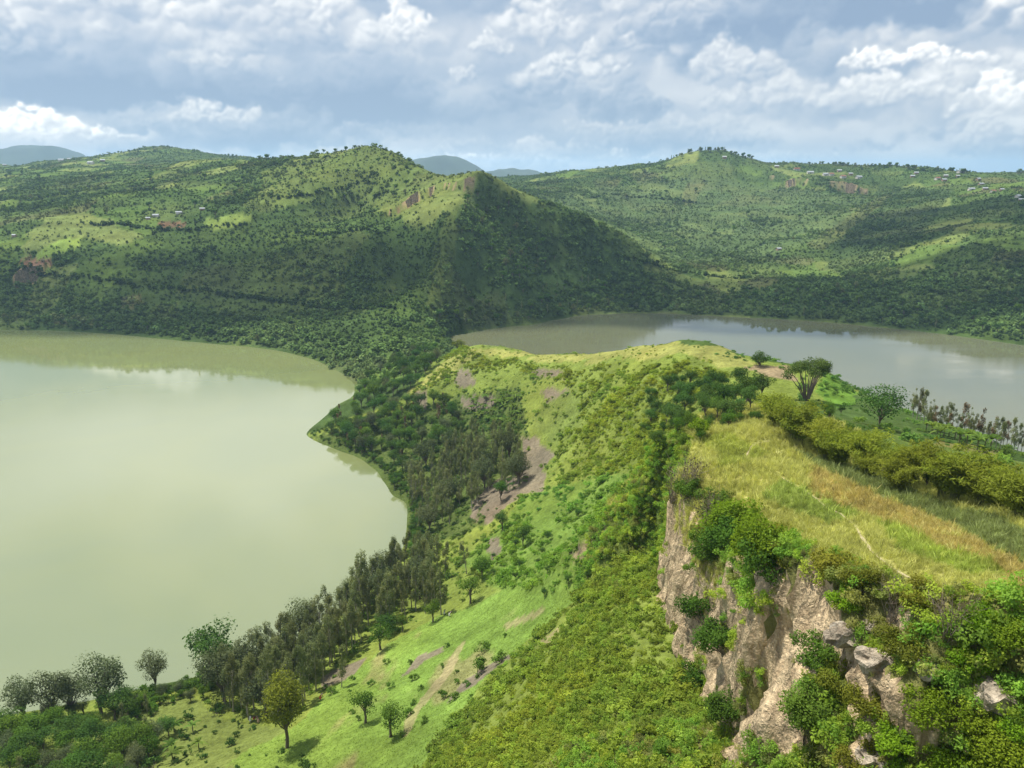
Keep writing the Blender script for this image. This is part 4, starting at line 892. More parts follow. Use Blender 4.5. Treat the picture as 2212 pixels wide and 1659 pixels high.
MID = [broad(s_, M_MID, 2200, 8, 2.8, 1.0, .28, .30, 15) for s_ in (41, 42)]
SMALL = [broad(s_, M_MID, 1500, 5, 2.0, .8, .38, .2, 12) for s_ in (45, 46)]
YELT = [broad(51, M_YEL, 5200, 10, 2.5, 1.25, .24, .22, 22)]
LIMET = [broad(55, M_LIME, 1400, 5, 2.4, .8, .3, .32, 12)]
SHR = [shrub(s_, M_MID, 1.0, 1.3, 420, .2, 7) for s_ in (61, 62, 63)]
COF = [shrub(s_, M_DARK, .8, 1.2, 320, .19, 6) for s_ in (64, 65)]
BAN = [banana(s_) for s_ in (71, 72, 73)]
BAM = [bamboo(s_) for s_ in (81, 82, 83)]
rc = lambda L: L[int(RNG.integers(len(L)))]

# --- single trees one can point to: (name, kind, base x, base y, height seen, label, category)
SINGLE = [
 ('grey_tree', GREY[0], 55, 1562, 96, 'grey-green rounded tree leaning over the lake at the far left shore', 'tree'),
 ('grey_tree', GREY[1], 112, 1558, 92, 'second grey-green tree from the left on the near lake shore', 'tree'),
 ('grey_tree', GREY[0], 158, 1546, 88, 'third grey-green tree on the near shore, beside the tall greyish one', 'tree'),
 ('grey_tree', GREY[1], 220, 1542, 108, 'tall greyish tree standing right of three rounded trees on the near shore', 'tree'),
 ('grey_tree', GREY[0], 336, 1486, 80, 'solitary dark grey tree standing out against the pale lake', 'tree'),
 ('dark_tree', DARK[0], 462, 1476, 112, 'tall dark green leafy tree at the left end of the eucalyptus grove', 'tree'),
 ('green_tree', MID[0], 494, 1482, 72, 'lower bright green tree beside the tall dark one at the grove end', 'tree'),
 ('yellow_green_tree', YELT[0], 620, 1616, 146, 'large yellow-green tree standing alone on the bright meadow', 'tree'),
 ('slender_tree', EUC[4], 738, 1485, 84, 'slender young tree alone on the meadow right of the grove', 'tree'),
 ('meadow_tree', SMALL[0], 790, 1562, 64, 'small open round tree on the meadow with its shadow below', 'tree'),
 ('meadow_tree', SMALL[1], 842, 1592, 68, 'small dark tree lowest on the meadow, beside the open round one', 'tree'),
 ('meadow_tree', SMALL[0], 1016, 1304, 58, 'multi-stemmed green tree at the upper edge of the meadow', 'tree'),
 ('round_tree', MID[1], 1042, 1250, 52, 'round bright green tree behind the multi-stemmed one', 'tree'),
 ('leaning_tree', EUC[1], 1008, 1240, 74, 'brownish feathery tree above the meadow, near a bare plot', 'tree'),
 ('meadow_tree', SMALL[1], 821, 1404, 56, 'thin tree on the grove edge casting a shadow on the meadow', 'tree'),
 ('dark_tree', DARK[1], 834, 1374, 52, 'dark round tree tucked against the grove edge', 'tree'),
 ('meadow_tree', SMALL[0], 870, 1364, 34, 'very small tree standing just off the grove edge', 'tree'),
 ('meadow_tree', SMALL[1], 936, 1344, 44, 'small umbrella-shaped tree in front of the tall feathery trees', 'tree'),
 ('feathery_tree', EUC[0], 953, 1328, 102, 'tall feathery tree at the upper right end of the grove', 'tree'),
 ('feathery_tree', EUC[2], 898, 1320, 100, 'tall feathery tree second from the upper end of the grove', 'tree'),
 ('open_tree', EUC[1], 782, 1345, 150, 'tallest tree of the grove, open crown against the lake', 'tree'),
 ('dark_tree', DARK[2], 1130, 1180, 46, 'dark round tree on the bright slope below the soil plot', 'tree'),
 ('dark_tree', DARK[0], 1085, 1145, 40, 'round bush-like tree beside the brown soil plot', 'tree'),
 ('round_tree', MID[0], 1082, 1082, 46, 'round dark-shadowed tree between grove and brown plot', 'tree'),
 ('fan_tree', fan_tree(91, leaf_material('fig_leaf', (.060, .105, .024), (.135, .20, .05), .3), 10, 4.4, 6500), 1742, 866, 92, 'wide fan-shaped tree with many stems on the ridge saddle', 'tree'),
 ('crowned_tree', broad(95, M_DARK, 2600, 8.6, 4.2, .8, .22, .34, 18), 1900, 924, 92, 'dark broad-crowned tree behind the bamboo, against the lake', 'tree'),
 ('ridge_bush', broad(97, M_DARK, 1500, 5, 2.9, .85, .08, .34, 14), 1641, 790, 34, 'dark round bush on the ridge crest against the grey lake', 'bush'),
 ('ridge_tree', DARK[1], 1645, 862, 60, 'dark tree on the saddle left of the fan-shaped tree', 'tree'),
 ('crest_bush', broad(98, M_YEL, 900, 3, 2.4, .9, .05, .4, 10), 988, 752, 20, 'yellowish bush on the knoll where the ridge meets the lake', 'bush'),
 ('lime_bush', LIMET[0], 1508, 948, 46, 'lime green bush at the tip of the grassy ridge top', 'bush'),
]
for nm, pr, u, v, hpx, lab, cat in SINGLE:
    p = hit(u, v)
    if p is None: continue
    plant(nm, pr, p - Vector((0, 0, .15)), px_m(p, hpx) / top_of(pr), lab, cat)

# --- groves
LOOK = {}
for L_, a_ in ((EUC, 'slender grey-green eucalyptus'), (EUCB, 'brownish half-dry eucalyptus'), (GREY, 'greyish round-crowned tree'), (DARK, 'dark leafy tree'), (MID, 'fresh green tree'), (SHR, 'low green shrub'), (COF, 'dark shrub')):
    for p_ in L_: LOOK[id(p_)] = a_
def grove(name, kinds, poly, n, mind, h0, h1, label, cat, group, y0=0, y1=1e5):
    L = spots(poly, n, mind, y0, y1)
    if not L: return
    uv = np.array([[float(k) for k in proj(p.x, p.y, p.z)] for p in L]); c = uv - uv.mean(0); ax = np.linalg.svd(c, full_matrices=False)[2][0]; ax = ax if ax[0] > 0 else -ax
    t_ = c @ ax; s_ = c @ np.array([-ax[1], ax[0]]); q = np.quantile(t_, [.25, .5, .75]); up = ax[1] < -.3
    for p, a, b in zip(L, t_, s_):
        k = int((a > q).sum()); pr = rc(kinds); wh = [('lower' if up else 'left') + ' end', ('lower' if up else 'left') + ' middle', ('upper' if up else 'right') + ' middle', ('upper' if up else 'right') + ' end'][k] + (', back' if b < 0 else ', front')
        plant(name, pr, p - Vector((0, 0, .2)), RNG.uniform(h0, h1) / top_of(pr), LOOK.get(id(pr), name) + ' ' + label + ', ' + wh, cat, group)
G1 = [(490,1545),(560,1562),(640,1535),(695,1505),(728,1440),(800,1396),(880,1335),(960,1316),(965,1240),(890,1225),(845,1250),(760,1320),(660,1395),(560,1445),(480,1500)]
grove('eucalyptus_tree', EUC + EUC[:3] + EUC[:3] + [EUC[0], GREY[0]], G1, 150, 1.7, 10, 16, 'in the grove on the near shore', 'tree', 'grove on the near shore', 60, 330)
G2 = [(885,1140),(890,1185),(960,1145),(1030,1092),(1120,1052),(1132,1000),(1100,960),(1020,950),(930,1000),(880,1040),(870,1090)]
grove('eucalyptus_tree', EUC + [EUC[0], EUC[1], GREY[0]], G2, 120, 2.0, 9, 13.5, 'in the plantation beside the brown soil plot', 'tree', 'plantation above the point', 100, 400)
G3 = [(700,930),(720,900),(780,880),(860,880),(930,860),(980,880),(1010,930),(940,990),(880,1040),(830,1000),(740,960)]
grove('shore_tree', DARK + MID + [GREY[1], EUCB[0]], G3, 90, 2.8, 5.5, 9.5, 'in the wood on the point', 'tree', 'wood on the point', 150, 460)
G4 = [(770,850),(790,820),(840,790),(900,755),(940,745),(955,770),(900,840),(850,865),(790,880)]
grove('isthmus_tree', DARK + [MID[1], GREY[0]], G4, 60, 3.2, 5, 9, 'on the low neck of land between the lakes', 'tree', 'trees on the neck between the lakes', 300, 600)
G5 = [(0,1600),(60,1580),(200,1555),(320,1530),(400,1540),(370,1600),(330,1660),(300,1800),(0,1800)]
grove('shore_tree', DARK + MID + [GREY[0], EUC[4]], G5, 78, 2.2, 4.5, 9, 'in the thicket at the lower left corner', 'tree', 'thicket in the lower left corner', 20, 260)
grove('shore_shrub', SHR, [(230,1540),(330,1490),(430,1455),(470,1480),(400,1510),(300,1560)], 34, 1.5, 1.6, 3.4, 'on the bank left of the grove', 'shrub', 'shrubs on the near bank', 60, 260)
grove('waterside_bush', [DARK[0], DARK[1], MID[0]], [(690,955),(740,970),(800,1000),(830,1030),(855,1065),(885,1085),(890,1125),(885,1175),(870,1215),(895,1215),(910,1150),(905,1080),(860,1030),(800,980),(730,945)], 70, 1.6, 2.4, 4.6, 'kept low at the waterline below the plantation', 'bush', 'bushes along the waterline', 100, 400)
grove('waterside_bush', [DARK[1], MID[0], GREY[1]], [(845,1232),(760,1296),(660,1380),(560,1434),(430,1492),(250,1520),(0,1566),(0,1585),(260,1540),(450,1512),(580,1455),(680,1400),(780,1315),(868,1240)], 60, 1.7, 2.0, 4.2, 'low on the near waterline', 'bush', 'bushes along the near waterline', 60, 330)
G6 = [(1385,890),(1400,860),(1450,835),(1520,825),(1590,835),(1620,860),(1640,890),(1560,925),(1480,935),(1400,920)]
grove('saddle_tree', DARK + DARK + [MID[1]], G6, 38, 2.9, 4, 7, 'in the clump filling the dip in the ridge', 'tree', 'tree clump in the ridge dip', 100, 300)
grove('saddle_shrub', [MID[0], MID[1], DARK[2]], [(1380,930),(1440,920),(1620,900),(1700,880),(1840,890),(1830,915),(1700,900),(1520,950),(1420,1010),(1370,980)], 40, 2.2, 2, 4, 'kept low between the cliff tip and the saddle', 'shrub', 'shrubs at the cliff tip', 80, 280)
n_ = 0
for i in range(34):
    u = 1972 + 7.8 * i; v = 905 + .30 * (u - 1972) + RNG.uniform(-12, 12); p = None
    for k in range(14):
        p = hit(u, v)
        if p is not None and 12 < p.z and p.y < 260: break
        v += 6; p = None
    if p is None: continue
    br = i % 4 == 2; plant('eucalyptus_tree', rc(EUCB) if br else rc(EUC), p - Vector((0, 0, .2)), px_m(p, RNG.uniform(46, 74)) / 12.5, ('pinkish brown half-dry eucalyptus' if br else 'grey-green eucalyptus') + ' in the row above the grey lake', 'tree', 'eucalyptus row above the grey lake')
# bamboo hedge along the ridge
ORD = 'first second third fourth fifth sixth seventh eighth ninth tenth eleventh twelfth thirteenth fourteenth fifteenth sixteenth seventeenth eighteenth nineteenth twentieth twenty-first twenty-second twenty-third twenty-fourth'.split()
for i, t_ in enumerate(np.linspace(0, 1, 24)):
    x, y = 46 + 5 * t_ + RNG.normal() * 1.3, 128 - 70 * t_ + RNG.normal() * 1.0
    plant('bamboo_clump', BAM[i % 3], (x, y, ground(x, y) - .2), (lambda s_: (s_ * RNG.uniform(.9, 1.3), s_ * RNG.uniform(.9, 1.3), s_))(RNG.uniform(.6, 1.12)), 'arching yellow-green bamboo clump, %s from the far end of the ridge row' % ORD[i], 'bamboo', 'bamboo row on the ridge')
for i, t_ in enumerate(np.linspace(0, 1, 16)):
    x, y = 53 + 7 * t_ + RNG.normal() * 3, 124 - 60 * t_ + RNG.normal() * 1.5; pr = rc(MID + DARK)
    plant('leafy_thicket', pr, (x, y, ground(x, y) - .2), RNG.uniform(.34, .55), LOOK[id(pr)] + ' kept low close behind the bamboo row', 'bush', 'bushes behind the bamboo')
# bananas
for u, v in [(2000,932),(2012,940),(2025,938),(2038,945),(2050,943),(2062,950),(2075,950),(2088,958),(2100,956),(2112,964),(2126,966),(2138,972),(2030,952),(2070,962),(2110,974)]:
    for k in range(12):
        p = hit(u, v)
        if p is not None and p.z > 12 and p.y < 260: break
        v += 6; p = None
    if p is not None: plant('banana_plant', rc(BAN), p - Vector((0, 0, .1)), RNG.uniform(.9, 1.3), 'pale green banana plant in front of the eucalyptus row above the grey lake', 'banana plant', 'bananas behind the bamboo')
for p in spots([(1020,860),(1060,845),(1110,850),(1135,890),(1110,930),(1060,920),(1010,900)], 42, 2.2, 150, 420):
    plant('banana_plant', rc(BAN), p - Vector((0, 0, .1)), RNG.uniform(.9, 1.4), 'banana plant in the small plantation on the inner slope above the wood', 'banana plant', 'bananas on the inner slope')
for p in spots([(190,1600),(260,1570),(420,1570),(450,1600),(400,1650),(330,1690),(230,1690)], 16, 3.0, 20, 260):
    plant('banana_plant', rc(BAN), p - Vector((0, 0, .1)), RNG.uniform(.8, 1.15), 'young banana plant on the dry plot near the lower left thicket', 'banana plant', 'bananas on the lower plot')
# coffee shrubs and field bushes
for p in spots([(380,1540),(470,1530),(560,1580),(640,1590),(700,1640),(660,1700),(400,1700),(300,1659),(330,1590)], 46, 2.4, 20, 260):
    plant('coffee_shrub', rc(COF), p - Vector((0, 0, .08)), RNG.lognormal(-.05, .4), 'small dark coffee shrub dotted over the dry lower plot', 'shrub', 'coffee shrubs on the lower plot')
for p in spots([(700,1500),(800,1440),(900,1400),(1000,1360),(1130,1320),(1200,1330),(1120,1420),(1000,1520),(880,1590),(860,1640),(760,1560)], 30, 3.4, 40, 260):
    plant('field_shrub', rc(SHR), p - Vector((0, 0, .08)), RNG.lognormal(-.05, .4), 'small green shrub scattered among the bare plots of the slope', 'shrub', 'shrubs on the sloping plots')
for p in spots([(1060,1190),(1180,1130),(1330,1060),(1420,1100),(1300,1240),(1180,1300),(1060,1280)], 16, 5.0, 60, 260):
    plant('slope_bush', rc(DARK), p - Vector((0, 0, .1)), RNG.uniform(.22, .42), 'dark bush standing out on the bright green upper slope', 'bush', 'dark bushes on the bright slope')

# --- cliff plants (near): distinct shrubs
CL = [shrub(101, M_LIME, 2.2, 2.8, 4200, .20, 18), shrub(102, M_MID, 2.0, 2.6, 3800, .19, 16), shrub(103, M_YEL, 1.8, 2.0, 3400, .17, 16), shrub(104, leaf_material('fresh_leaf', (.10, .19, .012), (.22, .36, .025), .42), 1.6, 2.0, 3000, .18, 14)]
DRY = [dry_shrub(111), dry_shrub(112)]
CLIFF = [  # base x, base y, kind, scale, label
 (1480, 1060, DRY[0], 1.3, 'bare grey-brown shrub on the cliff edge, uppermost of the dry ones'), (1455, 1075, DRY[1], 1.2, 'bare twiggy shrub hanging at the far cliff corner'), (1540, 1150, DRY[0], 1.3, 'dry shrub halfway down the far rock face'),
 (1490, 1075, CL[1], .8, 'green shrub at the head of the far rock face'), (1540, 1105, CL[1], .9, 'green shrub on the cliff edge above the twiggy ones'), (1585, 1160, CL[0], 1.15, 'large bright green shrub spilling over the cliff edge'), (1590, 1190, CL[1], 1.1, 'dark green hanging shrub in the cleft of the cliff'), (1640, 1205, CL[0], 1.0, 'bright green shrub right of the large one on the edge'), (1640, 1230, CL[1], 1.0, 'shrub hanging below the bright ones on the rock'), (1520, 1200, CL[1], .9, 'narrow shrub growing down the far face'), (1690, 1215, CL[2], .7, 'yellowish shrub at the inner bend of the cliff edge'), (1690, 1150, CL[2], .5, 'low shrub behind the bright cliff-edge shrubs'),
 (1800, 1250, CL[2], .9, 'broad yellow-green shrub on the near cliff edge'), (1870, 1275, CL[2], .75, 'yellow-green shrub beside the broad one on the near edge'), (1760, 1260, DRY[1], .7, 'brown dry shrub below the broad yellow-green one'), (1830, 1310, CL[3], .62, 'small lime bush on the near rock'), (1930, 1330, DRY[0], .8, 'brown scrubby bush on the near crag'), (1990, 1300, CL[2], .7, 'grassy bush at the edge of the yellow grass'), (2050, 1370, DRY[1], .9, 'wispy green-brown bush on the crag at right'), (2120, 1340, CL[3], .6, 'fresh green sapling bush near the right picture edge'), (2190, 1390, CL[0], .6, 'leafy bush at the right picture edge above the boulder'), (1960, 1400, CL[2], .75, 'low bush between the two lichen rocks'), (2100, 1420, CL[3], .65, 'bright leafy bush above the big lichen boulder'),
 (1560, 1400, CL[1], .9, 'dark green bush under the cliff foot, left of the pale rock fin'), (1520, 1340, CL[1], 1.0, 'round bush at the cliff foot below the far face'), (1500, 1480, CL[1], .8, 'bush on the scree left of the rock fin'), (1570, 1540, CL[1], .8, 'dark shrub against the left side of the pale fin'),
 (1760, 1440, CL[1], .8, 'dark shrub in the gully right of the pale fin'), (1740, 1540, CL[1], .8, 'tall shrub lower in the gully beside the fin'), (1820, 1480, CL[2], .8, 'olive bush on the slope right of the gully'), (1880, 1540, CL[2], .85, 'olive bush in the middle of the near slope'),
 (1930, 1600, CL[3], .8, 'bright green bush near the bottom edge'), (2010, 1560, CL[0], .75, 'leafy bush left of the big boulder'), (2060, 1640, CL[3], .85, 'lush green bush at the bottom below the boulder'), (2140, 1620, CL[0], .75, 'bush in front of the big lichen boulder'), (2200, 1580, CL[3], .7, 'lush bush in the lower right corner'), (2190, 1660, CL[0], .8, 'lowest bush in the lower right corner'), (1980, 1680, CL[3], .8, 'bush cut by the bottom edge, right of the gully'), (1860, 1660, CL[2], .8, 'olive bush cut by the bottom edge'), (2100, 1700, CL[0], .8, 'dense bush cut by the bottom edge at right'),
]
for u, v, pr, s_, lab in CLIFF:
    p = hit(u, v)
    if p is not None: plant('cliff_shrub', pr, p - Vector((0, 0, .3)), s_ * 1.45 * min(1.0, p.y / 70 + .25), lab, 'shrub', tilt=.15)

# ------------------------------------------------------------------ single trees on the far hills
FART = []
for s_, ml in ((131, M_DARK), (132, M_DARK), (133, M_MID), (134, M_EUC)):
    FART.append(broad(s_, ml, 230, 7, 2.5, 1.0, .22, .9, 9))
FART.append(euc(135, M_EUC, 260, 11, 1.3))
FN = ['dark round tree', 'dark spreading tree', 'fresh green tree', 'greyish tree', 'tall thin tree']
def hill_trees(poly, n, mind, h0, h1, where, group, y0, y1):
    for p in spots(poly, n, mind, y0, y1, zmin=2):
        k = int(RNG.integers(5)); plant('hill_tree', FART[k], p - Vector((0, 0, .3)), RNG.uniform(h0, h1) / top_of(FART[k]), FN[k] + ' ' + where, 'tree', group)
hill_trees([(0,370),(300,350),(480,345),(600,340),(620,440),(450,480),(0,480)], 46, 14, 5, 9, 'on the patchwork slopes of the far left hillside', 'trees on the left hillside', 700, 2200)
hill_trees([(600,335),(800,310),(900,350),(960,390),(860,440),(700,450),(600,430)], 44, 10, 4, 7.5, 'dotted over the grassy peak between the lakes', 'trees on the peak', 650, 1300)
hill_trees([(990,430),(1050,400),(1130,470),(1200,560),(1100,620),(1000,560)], 46, 8, 5, 8, 'in the dark wood on the shaded flank below the rocks', 'trees on the shaded flank', 600, 900)
hill_trees([(1250,440),(1500,400),(1640,410),(1880,430),(1760,520),(1500,560),(1380,540)], 46, 18, 5, 9, 'scattered over the wide bowl behind the grey lake', 'trees in the bowl', 850, 1700)
hill_trees([(1300,610),(1560,632),(1800,605),(2212,580),(2212,730),(1800,688),(1300,672)], 60, 10, 5, 8.5, 'in the woods on the far bank of the grey lake', 'trees on the far bank', 560, 950)
hill_trees([(940,690),(1050,640),(1200,620),(1300,600),(1320,660),(1200,690),(1000,715)], 46, 8, 5, 8, 'in the woods at the left end of the grey lake', 'trees at the lake end', 540, 820)
hill_trees([(0,690),(250,700),(560,735),(720,780),(760,800),(700,790),(560,752),(0,712)], 40, 10, 4, 8, 'along the far shore of the green lake', 'trees on the far shore', 500, 760)
def skyline(u):
    for v in range(296, 420, 2):
        p = hit(u, v)
        if p is not None and p.y < 2600: return hit(u, v + 2) or p
    return None
for us, h0, h1, where, group in ((list(RNG.uniform(235, 345, 15)) + [350, 362, 372], 7, 12, 'on the skyline of the far left hill', 'skyline trees on the left hill'), ([486, 494, 503, 511, 580, 612, 560, 1178, 1290, 748], 8, 13, 'standing out on the skyline left of the peak', 'lone skyline trees'),
                                (list(RNG.uniform(1470, 1625, 40)) + list(RNG.uniform(1440, 1480, 5)), 8, 15, 'crowding the skyline of the right hilltop', 'skyline trees on the right hill'), (list(RNG.uniform(1740, 1860, 20)), 7, 13, 'on the skyline above the hill village', 'skyline trees above the village'), (list(RNG.uniform(1900, 2120, 34)), 7, 14, 'on the skyline at the right end of the village', 'skyline trees at the village end'), (list(RNG.uniform(2160, 2240, 9)), 8, 14, 'on the last hill at the right picture edge', 'skyline trees at the right edge')):
    for u in us:
        p = skyline(u)
        if p is None: continue
        k = int(RNG.integers(5)); plant('skyline_tree', FART[k], p - Vector((0, 0, .5)), RNG.uniform(h0, h1) * .72 / top_of(FART[k]), FN[k] + ' ' + where, 'tree', group)

# ------------------------------------------------------------------ houses
M_TIN = plain_material('iron_sheet', (.72, .74, .76), .45, 0, .6, .08); M_RUST = plain_material('rust_red_sheet', (.42, .16, .09), .7, 0, .6, .15); M_WALL = plain_material('mud_plaster', (.36, .25, .17), .9); M_LIMEW = plain_material('limewash', (.62, .58, .52), .9); M_DOOR = plain_material('door_board', (.10, .07, .05), .8)
def box_mesh(name, x0, x1, y0, y1, z0, z1, mat):
    v = [(x, y, z) for z in (z0, z1) for y in (y0, y1) for x in (x0, x1)]
    return quad_mesh(name, np.array(v, float), np.array([(0,2,3,1),(4,5,7,6),(0,1,5,4),(2,6,7,3),(0,4,6,2),(1,3,7,5)]), [mat])
def house_parts(L, D, H, rise, mw, mr):
    v = [(-L/2,-D/2,-1.2),(L/2,-D/2,-1.2),(L/2,D/2,-1.2),(-L/2,D/2,-1.2),(-L/2,-D/2,H),(L/2,-D/2,H),(L/2,D/2,H),(-L/2,D/2,H),(-L/2,0,H+rise-.05),(L/2,0,H+rise-.05)]
    me = bpy.data.meshes.new('house_wall'); me.from_pydata(v, [], [(0,1,5,4),(2,3,7,6),(1,2,6,9,5),(3,0,4,8,7)]); me.materials.append(mw)
    o, e, t = .5, .45, .08; R = []; Q = []
    sl = rise / (D / 2)
    for s in (-1, 1):
        b = len(R); yo = s * (D / 2 + e); zo = H - e * sl + .03
        R += [(-L/2-o, yo, zo), (L/2+o, yo, zo), (L/2+o, 0, H+rise+.03), (-L/2-o, 0, H+rise+.03), (-L/2-o, yo, zo+t), (L/2+o, yo, zo+t), (L/2+o, 0, H+rise+.03+t), (-L/2-o, 0, H+rise+.03+t)]
        Q += [(b,b+1,b+2,b+3),(b+4,b+5,b+6,b+7),(b,b+1,b+5,b+4),(b,b+3,b+7,b+4),(b+1,b+2,b+6,b+5)]
    roof = quad_mesh('house_roof', np.array(R), np.array(Q), [mr])
    return {'wall': me, 'roof': roof, 'door': box_mesh('house_door', -.5, .5, -D/2-.04, -D/2+.02, 0, 2.0, M_DOOR), 'window': box_mesh('house_window', L*.22, L*.22+1.0, -D/2-.03, -D/2+.02, .9, 1.9, M_DOOR)}
HP = [house_parts(9, 6, 2.7, 1.6, M_WALL, M_TIN), house_parts(12, 6.5, 2.8, 1.8, M_LIMEW, M_TIN), house_parts(7.5, 5.5, 2.6, 1.5, M_WALL, M_TIN), house_parts(11, 6.5, 2.8, 1.9, M_LIMEW, M_RUST)]
HOUSES = [(1750,375,1,'long pale-roofed house above the left end of the hill cliff'), (1784,379,1,'pale-roofed house beside the orange-roofed one above the cliff'), (1795,379,3,'orange-roofed house above the middle of the hill cliff'), (1813,371,2,'small bright-roofed house higher up above the cliff'), (1837,378,2,'small white-roofed house right of the village cliff houses'), (1855,385,1,'long white-roofed house at the right end above the cliff'), (1721,368,3,'reddish-roofed house in the gap of the skyline'), (1678,362,2,'tiny white-roofed house on the skyline slope left of the village'), (1565,342,2,'lone white-roofed house near the top of the right hill'), (1821,384,3,'low rust-roofed house below the small bright one'),
 (1979,376,2,'upper white-roofed house of the pair left of the red roof'), (1971,383,2,'lower white-roofed house of the pair left of the red roof'), (2025,388,3,'large red-roofed house in the right part of the village'), (2043,382,2,'white-roofed house just right of the red roof'), (2039,391,0,'white-roofed house just below right of the red roof'), (2068,383,2,'white-roofed house under the highest village roof'), (2074,373,1,'large grey-white roof highest at the right of the village'), (2113,389,2,'small pale roof on the falling right skyline'), (2119,400,0,'white-roofed house below the falling right skyline'), (2098,411,1,'wide flat white roof low in the right village'), (2128,410,0,'pale roof beside the wide flat white one'), (2145,416,3,'red-brown roof among the low right houses'), (2164,412,2,'small pale roof right of the red-brown one'), (2199,426,1,'large bright white roof close to the right picture edge'), (2206,434,0,'pale roof just below the large bright one at the right edge'), (1682,540,0,'single white-roofed house alone in the wide bowl'),
 (133,340,1,'white-roofed house on the far left skyline slope'), (150,346,2,'small white roof below the one on the left skyline slope'), (10,347,2,'tiny pale roof at the left picture edge'), (196,354,1,'pale roof left of the far left hill'), (222,349,2,'small pale roof under the far left hill'), (437,454,0,'bright white roof right of the farm houses on the left slope'), (387,462,1,'long pale roof in the middle of the left slope farm'), (337,468,1,'wide white roof of the left slope farm'), (320,474,2,'small white roof lowest of the left slope farm'), (31,511,2,'tiny white roof in the trees near the left edge')]
for u, v, k, lab in HOUSES:
    p = hit(u, v)
    if p is None or p.y > 2700:
        p = skyline(u)
    if p is None: continue
    s_ = float(np.clip(px_m(p, 10) / 9.0, .45, 1.1))
    plant('house', HP[k], (p.x, p.y, p.z + .25), s_, lab, 'house', 'houses of the hill village' if u > 1500 else 'farm houses on the left hills', RNG.uniform(-.5, .5), 0)

# ------------------------------------------------------------------ boulders, path, people
def boulder(seed, n=3):
    rg = np.random.default_rng(seed); bm = bmesh.new(); bmesh.ops.create_icosphere(bm, subdivisions=n, radius=1.0)
    co = np.array([v.co[:] for v in bm.verts]); d = 1 + .35 * fbm(co[:, 0] * 1.1 + seed, co[:, 1] * 1.1, co[:, 2] * 1.1 + 5, 3, seed) + .22 * np.sign(fbm(co[:, 0] * .9 + seed, co[:, 1] * .9, co[:, 2] * 2 + 9, 1, seed + 3)) * .5 + .12 * fbm(co[:, 0] * 4, co[:, 1] * 4, co[:, 2] * 4 + seed, 2, seed + 9)
    co = co * d[:, None] * np.array([1.25, 1.0, .8])
    for v, c in zip(bm.verts, co): v.co = c
    me = bpy.data.meshes.new('boulder'); bm.to_mesh(me); bm.free(); me.materials.append(M_BOULDER); return me
BM = [boulder(s_) for s_ in (3, 4, 5)]
for u, v, s_, k, lab in [(2160,1500,1.25,0,'big lichen-covered boulder near the right picture edge'), (1829,1368,.95,1,'pale lichen rock under the small lime bush'), (1905,1420,1.1,2,'slanting grey rock slab in the middle of the crag'), (2005,1440,.7,0,'grey rock half hidden by bushes right of the slab'), (1880,1350,.55,0,'orange-stained rock beside the lime bush'), (1790,1560,.5,0,'grey rock beside the gully near the bottom'), (1900,1640,.9,2,'grey rock showing at the bottom edge')]:
    p = hit(u, v)
    if p is None: continue
    o = link('boulder', BM[k], None, lab, 'rock'); o.location = p - Vector((0, -.25 * s_, .42 * s_)); o.rotation_euler = (RNG.normal() * .3, RNG.normal() * .3, RNG.uniform(0, 6.28)); o.scale = (s_,) * 3
W_ = [hit(u, v) for u, v in PATHPX]; W_ = np.array([p[:] for p in W_ if p is not None])
Wp = poly_resample(W_, 1.0); V_ = []; Q_ = []
for i, p in enumerate(Wp):
    t_ = Wp[min(i + 1, len(Wp) - 1)] - Wp[max(i - 1, 0)]; n__ = np.array([-t_[1], t_[0]]); n__ /= np.linalg.norm(n__) + 1e-9; hw = .10 + .05 * math.sin(i * 1.3) + .03 * math.sin(i * .37)
    for s_ in (-1, 0, 1):
        x, y = p[0] + n__[0] * hw * s_, p[1] + n__[1] * hw * s_; V_.append((x, y, ground(x, y) + .05))
    if i: a_ = 3 * i; Q_ += [(a_ - 3, a_ - 2, a_ + 1, a_), (a_ - 2, a_ - 1, a_ + 2, a_ + 1)]
link('footpath', quad_mesh('footpath', np.array(V_), np.array(Q_), [plain_material('trodden_earth', (.34, .29, .16), 1, 0, 2.0)], None, True), kind='structure')

